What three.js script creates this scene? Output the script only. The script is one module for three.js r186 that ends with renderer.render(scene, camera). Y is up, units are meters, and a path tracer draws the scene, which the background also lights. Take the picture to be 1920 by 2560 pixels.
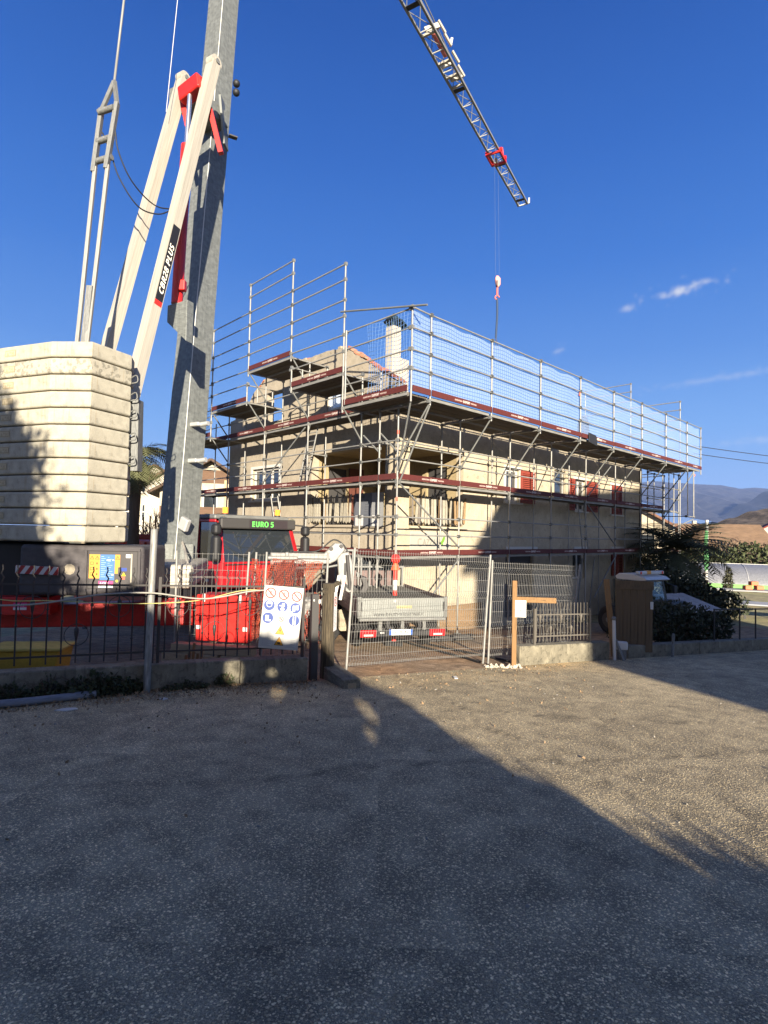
import * as THREE from 'three';
import { mergeGeometries } from 'three/addons/utils/BufferGeometryUtils.js';
import { RoundedBoxGeometry } from 'three/addons/geometries/RoundedBoxGeometry.js';

// ------------------------------------------------------------ camera, sky, sun, exposure
const scene = new THREE.Scene();
const camera = new THREE.PerspectiveCamera(83.98, 0.75, 0.05, 20000);
{
  const p = 0.03796, r = 0.021;                       // slight upward pitch, slight roll of the hand-held phone
  const fw = new THREE.Vector3(0, Math.sin(p), -Math.cos(p)), u0 = new THREE.Vector3(0, Math.cos(p), Math.sin(p));
  camera.position.set(0, 2.3, 0);
  camera.up.set(-Math.sin(r), u0.y * Math.cos(r), u0.z * Math.cos(r));
  camera.lookAt(fw.add(camera.position));
}
const SUN_AZ = 12.6 * Math.PI / 180, SUN_EL = 16.5 * Math.PI / 180;
const SUN = new THREE.Vector3(Math.sin(SUN_AZ) * Math.cos(SUN_EL), Math.sin(SUN_EL), Math.cos(SUN_AZ) * Math.cos(SUN_EL));
const sun = new THREE.DirectionalLight(new THREE.Color(1, 0.89, 0.725), 5);
sun.position.copy(SUN).multiplyScalar(90); sun.castShadow = true; sun.shadow.mapSize.set(4096, 4096); sun.shadow.radius = 1;
Object.assign(sun.shadow.camera, { left: -45, right: 45, top: 45, bottom: -45, near: 1, far: 220 });
scene.add(sun); scene.add(sun.target); sun.target.position.set(2, 0, -15);
const EXPOSURE = 3.0, SKY = 1 / 3.0;

function mulberry(a) { return () => { a |= 0; a = a + 0x6D2B79F5 | 0; let t = Math.imul(a ^ a >>> 15, 1 | a); t = t + Math.imul(t ^ t >>> 7, 61 | t) ^ t; return ((t ^ t >>> 14) >>> 0) / 4294967296; }; }
const rnd = mulberry(20240117);
const R = (a, b) => a + (b - a) * rnd();
// smooth value noise (2-d), tileable with period p
function vnoise(seed) {
  const rr = mulberry(seed), T = new Float32Array(65536); for (let i = 0; i < 65536; i++) T[i] = rr();
  return (x, y, px = 256, py = 256) => {
    const xi = Math.floor(x), yi = Math.floor(y), fx = x - xi, fy = y - yi, sx = fx * fx * (3 - 2 * fx), sy = fy * fy * (3 - 2 * fy);
    const g = (i, j) => T[(((j % py) + py) % py & 255) * 256 + (((i % px) + px) % px & 255)];
    return (g(xi, yi) * (1 - sx) + g(xi + 1, yi) * sx) * (1 - sy) + (g(xi, yi + 1) * (1 - sx) + g(xi + 1, yi + 1) * sx) * sy;
  };
}
const N1 = vnoise(11), N2 = vnoise(23), N3 = vnoise(37);
const fbm = (x, y) => (N1(x, y) + N2(x * 2.1, y * 2.1) * .5 + N3(x * 4.3, y * 4.3) * .25) / 1.75;

{ // the sky: clear winter blue, paler to the horizon, a few thin wisps of cloud
  const W = 2048, Hh = 1024, d = new Float32Array(W * Hh * 4);
  const stops = [[-90, .2, .19, .17], [-3, .3, .36, .45], [0, .36, .52, .8], [5, .28, .49, .86], [10, .19, .42, .86], [17, .1, .285, .75], [25, .045, .195, .655], [34, .022, .135, .54], [43, .01, .092, .425], [60, .008, .058, .29], [90, .006, .042, .21]];
  const wisp = [[27.4, 21.5, 1.35, .36, .38], [29.4, 21.9, 1.0, .22, .22], [23.2, 20.7, .6, .26, .2], [16.9, 17.6, .5, .22, .14], [31.2, 14.0, 6, .22, .10], [34.5, 8.6, 3.5, .3, .10]];
  for (let j = 0; j < Hh; j++) {
    const el = ((j + .5) / Hh - .5) * 180;
    let k = 0; while (k < stops.length - 2 && el > stops[k + 1][0]) k++;
    const a = stops[k], b = stops[k + 1], t = Math.min(1, Math.max(0, (el - a[0]) / (b[0] - a[0])));
    for (let i = 0; i < W; i++) {
      const o = (j * W + i) * 4, ph = ((i + .5) / W - .5) * 2 * Math.PI;              // atan2(z, x)
      const az = Math.atan2(Math.cos(ph), -Math.sin(ph)) * 180 / Math.PI;              // 0 = -z, + to +x
      let c = 0;
      for (const [A, E, sa, se, s] of wisp) {
        const tilt = (az - A) * .06, q = ((az - A) / sa) ** 2 + ((el - E - tilt) / se) ** 2;
        if (q < 9) { const f = fbm(az * 2.6 + 40, el * 5.5 + 40) + .35 * fbm(az * 7 + 9, el * 13 + 9) - .175; c += s * 2.1 * Math.max(0, Math.min(1, Math.exp(-q * .8) * 1.25 + (f - .5) * 1.5 - .3)); }
      }
      // the low winter sun stands in a broad pale aureole
      const dx = Math.cos(el * Math.PI / 180) * Math.sin(az * Math.PI / 180), dy = Math.sin(el * Math.PI / 180), dz = -Math.cos(el * Math.PI / 180) * Math.cos(az * Math.PI / 180), ang = Math.acos(Math.max(-1, Math.min(1, dx * SUN.x + dy * SUN.y + dz * SUN.z))) * 180 / Math.PI;
      const au = el > -2 ? .75 * Math.exp(-((ang / 30) ** 2)) + 1.1 * Math.exp(-ang / 9) : 0;
      for (let n = 0; n < 3; n++) { const v = a[n + 1] + (b[n + 1] - a[n + 1]) * t; d[o + n] = SKY * (v + c * ([.95, .96, 1][n] * .85 - v) + au * [1, .86, .62][n]); }
      d[o + 3] = 1;
    }
  }
  const sky = new THREE.DataTexture(d, W, Hh, THREE.RGBAFormat, THREE.FloatType);
  sky.mapping = THREE.EquirectangularReflectionMapping; sky.magFilter = sky.minFilter = THREE.LinearFilter; sky.needsUpdate = true;
  scene.background = sky; scene.environment = sky;
}

// ------------------------------------------------------------ helpers
const V = (x, y, z) => new THREE.Vector3(x, y, z);
const used = new Map();
function numbered(n) { const k = used.get(n) || 0; used.set(n, k + 1); return k ? n + '_' + String(k).padStart(3, '0') : n; }
function tag(o, label, category, group, kind) { if (label) o.userData.label = label; if (category) o.userData.category = category; if (group) o.userData.group = group; if (kind) o.userData.kind = kind; return o; }
function thing(name, label, category, pos = [0, 0, 0], turn = 0, group) { const g = new THREE.Group(); g.name = numbered(name); g.position.set(...pos); g.rotation.y = turn; scene.add(g); return tag(g, label, category, group); }
function mesh(geo, mat, name, parent = scene) { const m = new THREE.Mesh(geo, mat); m.name = parent === scene ? numbered(name) : name; m.castShadow = m.receiveShadow = true; parent.add(m); return m; }
function structure(geo, mat, name) { const m = mesh(geo, mat, name); m.userData.kind = 'structure'; return m; }
const UCYL = new THREE.CylinderGeometry(1, 1, 1, 10), UCYL6 = new THREE.CylinderGeometry(1, 1, 1, 6), UBOX = new THREE.BoxGeometry(1, 1, 1);
const YUP = V(0, 1, 0);
const asV = p => p.isVector3 ? p : V(...p);
function pipe(parent, name, a, b, r, mat, geo = UCYL) { // one round bar from a to b
  a = asV(a); b = asV(b); const m = mesh(geo, mat, name, parent), d = b.clone().sub(a), L = d.length();
  m.position.copy(a).addScaledVector(d, .5); m.quaternion.setFromUnitVectors(YUP, d.normalize()); m.scale.set(r, L, r); return m;
}
function box(parent, name, c, s, mat, ry = 0) { const m = mesh(UBOX, mat, name, parent); m.position.set(...c); m.scale.set(...s); m.rotation.y = ry; return m; }
const rbCache = new Map();
function rbox(parent, name, c, s, mat, rad = .03, ry = 0) { // box with rounded edges
  const k = s.join() + '|' + rad; if (!rbCache.has(k)) rbCache.set(k, new RoundedBoxGeometry(s[0], s[1], s[2], 2, Math.min(rad, Math.min(...s) * .49)));
  const m = mesh(rbCache.get(k), mat, name, parent); m.position.set(...c); m.rotation.y = ry; return m;
}
function beam(parent, name, a, b, w, h, mat) { // rectangular bar from a to b, w across, h tall
  a = asV(a); b = asV(b); const m = mesh(UBOX, mat, name, parent), d = b.clone().sub(a), L = d.length(); d.normalize();
  const ref = Math.abs(d.y) > .98 ? V(0, 0, 1) : YUP, x = d.clone().cross(ref).normalize(), y = x.clone().cross(d);
  m.quaternion.setFromRotationMatrix(new THREE.Matrix4().makeBasis(x, y, d.clone().negate())); m.position.copy(a).addScaledVector(d, L / 2); m.scale.set(w, h, L); return m;
}
// merged builder for pieces too small to pick apart
class Bag {
  constructor() { this.g = []; }
  add(geo, m4) { let g = geo.index ? geo.toNonIndexed() : geo.clone(); if (m4) g.applyMatrix4(m4); for (const k of Object.keys(g.attributes)) if (!['position', 'normal', 'uv'].includes(k)) g.deleteAttribute(k); this.g.push(g); return this; }
  bar(a, b, r, seg = 5) { a = asV(a); b = asV(b); const d = b.clone().sub(a), L = d.length(); if (L < 1e-6) return this; const q = new THREE.Quaternion().setFromUnitVectors(YUP, d.normalize()); return this.add(new THREE.CylinderGeometry(r, r, L, seg, 1, true), new THREE.Matrix4().compose(a.clone().add(b).multiplyScalar(.5), q, V(1, 1, 1))); }
  path(pts, r, seg = 5) { for (let i = 1; i < pts.length; i++) this.bar(pts[i - 1], pts[i], r, seg); return this; }
  box(c, s, ry = 0) { return this.add(UBOX, new THREE.Matrix4().compose(V(...c), new THREE.Quaternion().setFromAxisAngle(YUP, ry), V(...s))); }
  build(name, mat, parent = scene, kind) { const m = mesh(mergeGeometries(this.g), mat, name, parent); if (kind) m.userData.kind = kind; return m; }
}
function tubeGeo(pts, r, n = 40, seg = 7) { return new THREE.TubeGeometry(new THREE.CatmullRomCurve3(pts.map(asV)), n, r, seg); }
function prism(pts, depth, bevel = 0) { // outline in x,y; extruded along +z
  const s = new THREE.Shape(pts.map(p => new THREE.Vector2(...p)));
  return new THREE.ExtrudeGeometry(s, { depth: depth - 2 * bevel, bevelEnabled: bevel > 0, bevelThickness: bevel, bevelSize: bevel, bevelOffset: -bevel, bevelSegments: 2 }).translate(0, 0, bevel);
}
function leafGeo(list, size, seed, aspect = .55) { // many small bent leaves: list of [x,y,z]
  const rr = mulberry(seed), P = [], Nn = [], U = [];
  const q = new THREE.Quaternion(), e = new THREE.Euler();
  for (const p of list) {
    e.set(rr() * 6.28, rr() * 6.28, rr() * 6.28); q.setFromEuler(e); const s = size * (.6 + .8 * rr());
    const c = [V(0, -s, 0), V(s * aspect, 0, s * .18), V(0, s, 0), V(-s * aspect, 0, s * .18)].map(v => v.applyQuaternion(q).add(V(...p)));
    const n = c[1].clone().sub(c[0]).cross(c[3].clone().sub(c[0])).normalize();
    for (const k of [0, 1, 2, 0, 2, 3]) { P.push(c[k].x, c[k].y, c[k].z); Nn.push(n.x, n.y, n.z); U.push(p[0] * .3, p[1] * .3 + p[2] * .2); }
  }
  const g = new THREE.BufferGeometry(); g.setAttribute('position', new THREE.Float32BufferAttribute(P, 3)); g.setAttribute('normal', new THREE.Float32BufferAttribute(Nn, 3)); g.setAttribute('uv', new THREE.Float32BufferAttribute(U, 2)); return g;
}
// ------------------------------------------------------------ textures
function tex(n, fn, rep = 1, srgb = true) { // fn(x,y) -> [r,g,b] 0..255
  const d = new Uint8Array(n * n * 4); for (let y = 0; y < n; y++) for (let x = 0; x < n; x++) { const c = fn(x, y), o = (y * n + x) * 4; d[o] = Math.max(0, Math.min(255, c[0])); d[o + 1] = Math.max(0, Math.min(255, c[1])); d[o + 2] = Math.max(0, Math.min(255, c[2])); d[o + 3] = 255; }
  const t = new THREE.DataTexture(d, n, n); t.wrapS = t.wrapT = THREE.RepeatWrapping; t.magFilter = THREE.LinearFilter; t.minFilter = THREE.LinearMipmapLinearFilter; t.generateMipmaps = true; t.repeat.set(rep, rep); if (srgb) t.colorSpace = THREE.SRGBColorSpace; t.needsUpdate = true; return t;
}
function canvasTex(w, h, draw) { const c = document.createElement('canvas'); c.width = w; c.height = h; const x = c.getContext('2d'); draw(x, w, h); const t = new THREE.CanvasTexture(c); t.colorSpace = THREE.SRGBColorSpace; t.magFilter = THREE.LinearFilter; return t; }
const lin = (r, g, b) => new THREE.Color().setRGB(r, g, b);
const mat = (c, o = {}) => new THREE.MeshStandardMaterial({ color: Array.isArray(c) ? lin(...c) : c, roughness: .8, ...o });
const grain = tex(256, (x, y) => { const v = 205 + 50 * fbm(x / 9, y / 9) - 25 * Math.pow(N2(x / 30, y / 30), 2) + 10 * (N3(x / 1.3, y / 1.3) - .5); return [v, v, v]; }, 1);
const galvT = tex(256, (x, y) => { const v = 190 + 50 * (N1(x / 7, y / 7, 36, 36) - .5) + 46 * (N2(x / 23, y / 23) - .5) + 18 * (N3(x / 2, y / 2) - .5); return [v, v, v - 2]; }, 1);
const M = {
  galv: mat([.47, .46, .43], { map: galvT, metalness: .25, roughness: .55 }),
  galvDull: mat([.3, .305, .295], { map: galvT, metalness: .25, roughness: .6 }),
  steelDark: mat([.05, .047, .045], { roughness: .65, metalness: .2 }),
  black: mat([.012, .012, .013], { roughness: .6 }),
  rubber: mat([.018, .018, .018], { roughness: .9 }),
  redPaint: mat([.62, .022, .016], { roughness: .42, map: grain }),
  orangePaint: mat([.6, .055, .018], { roughness: .5, map: grain }),
  cream: mat([.46, .425, .35], { roughness: .55, map: grain }),
  white: mat([.5, .49, .455], { roughness: .5 }),
  glass: new THREE.MeshPhysicalMaterial({ color: lin(.8, .86, .87), transmission: 1, roughness: .03, thickness: 0, ior: 1.5 }),
  darkGlass: new THREE.MeshPhysicalMaterial({ color: lin(.02, .024, .028), roughness: .05, clearcoat: 1, clearcoatRoughness: .03 }),
};
// ------------------------------------------------------------ ground, road, driveway
const gy = z => .65 + .0727 * Math.max(-22, Math.min(9, z));              // the whole place falls gently away from the camera
// line of the low walls along the road: z of the road's edge at x
const EDGE = [[-40, 15], [-12, -2.9], [-4.7, -6.98], [-3.19, -7.86], [-2.06, -8.42], [-1.08, -8.8], [-.55, -9.2], [2.5, -10.8], [4.26, -11.69], [9.37, -14.18], [20, -19.4], [60, -38]];
function edgeZ(x) { let k = 0; while (k < EDGE.length - 2 && x > EDGE[k + 1][0]) k++; const a = EDGE[k], b = EDGE[k + 1]; return a[1] + (b[1] - a[1]) * (x - a[0]) / (b[0] - a[0]); }
function sheet(xs, zf, ny, yoff, colour, uvs = 1) { // grid sheet over columns xs; zf(x, t) gives z
  const P = [], U = [], Cc = [], I = [];
  xs.forEach((x, i) => { for (let j = 0; j <= ny; j++) { const z = zf(x, j / ny); P.push(x, gy(z) + yoff(x, z), z); U.push(x * uvs, z * uvs); const c = colour(x, z); Cc.push(...c); } });
  const n = ny + 1; for (let i = 0; i < xs.length - 1; i++) for (let j = 0; j < ny; j++) { const a = i * n + j, b = a + n; I.push(a, a + 1, b, b, a + 1, b + 1); }
  const g = new THREE.BufferGeometry(); g.setAttribute('position', new THREE.Float32BufferAttribute(P, 3)); g.setAttribute('uv', new THREE.Float32BufferAttribute(U, 2)); g.setAttribute('color', new THREE.Float32BufferAttribute(Cc, 3)); g.setIndex(I); g.computeVertexNormals(); return g;
}
const range = (a, b, n) => Array.from({ length: n + 1 }, (_, i) => a + (b - a) * i / n);
{
  // asphalt with pale stone chips in dark binder: texture tile 2.6 m
  const n = 2048, rr = mulberry(5), h = new Float32Array(n * n), chip = new Uint8Array(n * n);
  for (let k = 0; k < 62000; k++) {
    const cx = rr() * n, cy = rr() * n, r = 1.5 + 4.4 * Math.pow(rr(), 1.9), v = 80 + 160 * Math.pow(rr(), 1.25), an = rr() * 3.14, el = .6 + .4 * rr(), ca = Math.cos(an), sa = Math.sin(an), R2 = Math.ceil(r);
    for (let dy = -R2; dy <= R2; dy++) for (let dx = -R2; dx <= R2; dx++) { const u = (dx * ca + dy * sa) / r, w = (-dx * sa + dy * ca) / (r * el); if (u * u + w * w < 1) { const o = ((cy + dy + n | 0) % n) * n + ((cx + dx + n | 0) % n); chip[o] = v; h[o] = .4 + .6 * Math.sqrt(1 - u * u - w * w) * (r / 4.9); } }
  }
  const map = tex(n, (x, y) => { const o = y * n + x, c = chip[o], b = 92 + 50 * (N1(x / 3.1, y / 3.1) - .5) + 30 * (N2(x / 140, y / 140, 16, 16) - .5); if (!c) return [b, b * .985, b * .97]; const t = Math.min(180, b * .56 + c * .5); return [t * 1.03, t * .99, t * .93]; }, 1 / 2.6);
  const bump = tex(1024, (x, y) => { const v = 255 * Math.max(h[(y * 2) * n + x * 2], .25 * N1(x / 2, y / 2)); return [v, v, v]; }, 1 / 2.6, false);
  M.asphalt = new THREE.MeshStandardMaterial({ map, bumpMap: bump, bumpScale: .006, roughness: .93, vertexColors: true, color: lin(2.72, 2.3, 1.42) });
  const xs = [...range(-40, -7, 33), ...range(-6.93, 9, 210), ...range(9.3, 60, 70)];
  structure(sheet(xs, (x, t) => edgeZ(x) + .02 + (16 - edgeZ(x)) * Math.pow(t, 1.15), 300, () => 0, (x, z) => {
    const v = .9 + .36 * (fbm(x * .9 + 50, z * .9 + 50) - .5) + .16 * (N2(x * .23 + 9, z * .23 + 70) - .5);
    const d = z - edgeZ(x), dirt = Math.max(0, Math.min(1, (1.6 - d) / 1.6)) * Math.max(0, fbm(x * 1.7 + 20, z * 1.7 + 20) * 1.9 - .55) * (x > -1.5 && x < 4.6 ? 1 : .35);
    const crack = (f, w) => Math.abs(f) < w ? 1 - .5 * (1 - Math.abs(f) / w) : 1, w1 = .22 * (N1(z * 1.1 + 3, 8) - .5) + .07 * (N2(z * 6, 4) - .5), w2 = .3 * (N2(x * .9 + 3, 8) - .5) + .08 * (N1(x * 6, 4) - .5);
    const oil = Math.max(0, fbm(x * 2.3 + 70, z * 2.3 + 15) - .68) * 1.6, track = .07 * (Math.exp(-(((x - .9 - .1 * z + 1.2 * Math.sin(z * .16)) / .22) ** 2)) + Math.exp(-(((x + .7 - .1 * z + 1.2 * Math.sin(z * .16)) / .22) ** 2)));
    const seam = crack(x - 3.2 - .3 * z + w1, .045) * crack(z + 4.9 + .22 * x + w2, .045) * (x > 1 ? crack(z + 7.2 - .1 * x + w2 * 1.3, .04) : 1) * (1 - oil) * (1 - track);
    return [v * seam * (1 + .5 * dirt), v * seam * (1 + .32 * dirt), v * seam * (1 + .1 * dirt)];
  }, 1), M.asphalt, 'road');
  // the open country: earth and winter grass out to the horizon
  M.earth = new THREE.MeshStandardMaterial({ map: tex(512, (x, y) => { const f = fbm(x / 40, y / 40), g = N3(x / 2.2, y / 2.2), m = N2(x / 90, y / 90, 6, 6); return [138 + 70 * (f - .5) + 40 * (g - .5), 126 + 64 * (f - .5) + 40 * (g - .5) + 8 * m, 92 + 46 * (f - .5) + 30 * (g - .5)]; }, 1 / 5), roughness: 1 });
  const zs = [9, 4, 0, -4, -8, -12, -16, -20, -22, -26, -34, -50, -80, -130, -220, -400, -800, -1600, -3200, -12000], xg = [-12000, -3000, -1200, -500, -200, -90, -45, -24, -12, -6, 0, 6, 12, 24, 45, 90, 200, 500, 1200, 3000, 12000];
  structure(sheet(xg, (x, t) => { const q = t * (zs.length - 1), k = Math.min(zs.length - 2, Math.floor(q)); return zs[k] + (zs[k + 1] - zs[k]) * (q - k); }, zs.length - 1, (x, z) => -.03, () => [1, 1, 1]), M.earth, 'ground');
  structure(sheet(xg, (x, t) => 9 + 300 * t * t, 10, () => -.03, () => [1, 1, 1]), M.earth, 'ground_behind');
  // site yard: trodden sandy earth from the gate to the house
  M.yard = new THREE.MeshStandardMaterial({ map: tex(512, (x, y) => { const f = fbm(x / 30, y / 30), g = N3(x / 1.8, y / 1.8), s = N1(x / 6, y / 6) > .8 ? 26 : 0; return [150 + 80 * (f - .5) + 42 * (g - .5) + s, 124 + 72 * (f - .5) + 40 * (g - .5) + s, 92 + 60 * (f - .5) + 34 * (g - .5) + s]; }, 1 / 3), roughness: 1, vertexColors: true });
  structure(sheet(range(-9, 14, 92), (x, t) => edgeZ(x) - .02 - t * (22 + edgeZ(x)) , 60, (x, z) => -.008 + .05 * Math.max(0, fbm(x * 1.4 + 9, z * 1.4 + 9) - .5) * Math.min(1, Math.max(0, (edgeZ(x) - .5 - z))), (x, z) => { const v = .82 + .5 * (fbm(x * .8 + 3, z * .8 + 90) - .5), o = Math.max(0, N2(x * .7 + 31, z * .7 + 12) - .55) * 1.4; return [v * (1 + .35 * o), v * (1 + .02 * o), v * (1 - .35 * o)]; }), M.yard, 'yard_ground');
}
// ------------------------------------------------------------ mountains and hills
function ridge(name, pts, depth, base, colour, seed, rough) { // pts: [x, y] skyline at distance; a slope comes forward from it
  const xs = range(pts[0][0], pts[pts.length - 1][0], 140), nz = 26, P = [], I = [], U = [], nn = vnoise(seed);
  xs.forEach((x, i) => { let k = 0; while (k < pts.length - 2 && x > pts[k + 1][0]) k++; const a = pts[k], b = pts[k + 1], q = (x - a[0]) / (b[0] - a[0]), s = q * q * (3 - 2 * q), top = a[1] + (b[1] - a[1]) * s;
    for (let j = 0; j <= nz; j++) { const t = j / nz, f = nn(i * .17 + 5, t * 2.2 + i * .04) + .5 * nn(i * .5, t * 6 + i * .1) + .25 * nn(i * 1.1 + 3, t * 14); const y = base + (top - base) * Math.pow(1 - t, 1.25) + rough * (f - .85) * Math.sin(Math.PI * Math.min(1, t + .02)) * (top - base); P.push(x + (f - .8) * depth * .05 * t, y, -depth * (1 - .55 * t)); U.push(x / depth * 9, t * 5); } });
  const n = nz + 1; for (let i = 0; i < xs.length - 1; i++) for (let j = 0; j < nz; j++) { const a = i * n + j, b = a + n; I.push(a, b, a + 1, b, b + 1, a + 1); }
  const g = new THREE.BufferGeometry(); g.setAttribute('position', new THREE.Float32BufferAttribute(P, 3)); g.setAttribute('uv', new THREE.Float32BufferAttribute(U, 2)); g.setIndex(I); g.computeVertexNormals();
  return structure(g, new THREE.MeshStandardMaterial({ color: lin(...colour), roughness: 1, map: tex(256, (x, y) => { const v = 150 + 150 * (fbm(x / 22, y / 22) - .5) + 50 * (N3(x / 3, y / 3) - .5); return [v, v, v]; }) }), name);
}
{
  const s = 8400 / 1422, X = px => (px - 960) * s, Y = (px, py) => 2.3 + (1334 + .021 * (px - 960) - py) * s;
  const L = a => a.map(([x, y]) => [X(x), Y(x, y)]);
  ridge('mountain_far', L([[1480, 1216], [1600, 1206], [1640, 1202], [1690, 1207], [1740, 1210], [1800, 1213], [1850, 1221], [1890, 1219], [1930, 1222], [2050, 1228], [2300, 1216], [2600, 1260]]), 8400, -60, [.1, .095, .085], 71, .22);
  const s2 = 5600 / 1422, X2 = px => (px - 960) * s2, Y2 = (px, py) => 2.3 + (1334 + .021 * (px - 960) - py) * s2;
  ridge('mountain_near', [[1740, 1345], [1800, 1290], [1860, 1258], [1920, 1228], [2000, 1195], [2200, 1150], [2500, 1180]].map(([x, y]) => [X2(x), Y2(x, y)]), 5600, -50, [.06, .062, .055], 83, .15);
  const s3 = 420 / 1422, X3 = px => (px - 960) * s3, Y3 = (px, py) => 2.3 + (1334 + .021 * (px - 960) - py) * s3;
  ridge('wooded_hill', [[1690, 1372], [1760, 1318], [1830, 1295], [1880, 1278], [1920, 1271], [2050, 1262], [2300, 1290]].map(([x, y]) => [X3(x), Y3(x, y)]), 420, -3, [.26, .19, .125], 91, .1);
}
// ------------------------------------------------------------ the house under renovation
// local frame of the house: u along the long facade (away to the right), v along the gable facade (away to the left)
const HT = 43.653 * Math.PI / 180, HO = [.326, -14.74];
const wpos = (u, v) => [HO[0] + .72353 * u - .69029 * v, HO[1] - .69029 * u - .72353 * v];
function framed(name, label, cat, u0, y0, v0, group) { const [x, z] = wpos(u0, v0); const g = thing(name, label, cat, [x, y0, z], HT, group); const L = (u, y, v) => V(u - u0, y - y0, -(v - v0)); return [g, L]; }
const plasterT = tex(512, (x, y) => { const v = 218 + 28 * (fbm(x / 26, y / 26) - .5) + 26 * (N3(x / 1.6, y / 1.6) - .5) + 18 * (N2(x / 90, y / 90, 6, 6) - .5) - 60 * Math.max(0, fbm(x / 7 + 30, y / 120 + 5) - .66) - (fbm(x / 12 + 80, y / 12 + 3) > .74 ? 22 : 0); return [v, v * .985, v * .955]; }, .25);
const plasterB = tex(256, (x, y) => { const v = 128 + 90 * (N1(x / 1.5, y / 1.5) - .5) + 60 * (N2(x / 5, y / 5) - .5); return [v, v, v]; }, 1, false);
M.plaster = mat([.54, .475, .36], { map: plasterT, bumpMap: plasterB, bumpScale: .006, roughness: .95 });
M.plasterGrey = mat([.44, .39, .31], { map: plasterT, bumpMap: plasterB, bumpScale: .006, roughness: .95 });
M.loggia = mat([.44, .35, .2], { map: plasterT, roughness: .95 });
M.concrete = mat([.34, .31, .26], { map: plasterT, roughness: .95 });
M.shutter = mat([.28, .05, .03], { roughness: .6, map: grain });
M.frameWhite = mat([.5, .475, .42], { roughness: .5 });
M.brickM = [[.5, .19, .1], [.42, .14, .08], [.55, .25, .15], [.46, .3, .2]].map(c => mat(c, { map: grain, roughness: .95 }));
M.woodOld = mat([.42, .33, .2], { map: grain, roughness: .9 });
M.plinth = mat([.3, .2, .11], { map: plasterT, bumpMap: plasterB, bumpScale: .02, roughness: 1 });
function wallGeo(outline, holes, thick) { const s = new THREE.Shape(outline.map(p => new THREE.Vector2(...p))); for (const [a, b, c, d] of holes) { const h = new THREE.Path(); h.moveTo(a, b); h.lineTo(a, d); h.lineTo(c, d); h.lineTo(c, b); h.closePath(); s.holes.push(h); } return new THREE.ExtrudeGeometry(s, { depth: thick, bevelEnabled: false }); }
const [house, HL] = framed('house', 'beige plastered two storey house with its roof taken off, wrapped in scaffolding', 'house', 9.4, -1.2, 5.9);
const toGable = g => g.applyMatrix4(new THREE.Matrix4().makeBasis(V(0, 0, -1), V(0, 1, 0), V(1, 0, 0)));   // (s, y, t) -> (u = t, y, v = s)
const putH = (g, u, y, v, m, name, parent = house) => { const o = mesh(g, m, name, parent); o.position.copy(parent === house ? HL(u, y, v) : V(u, y, v)); return o; };
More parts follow.
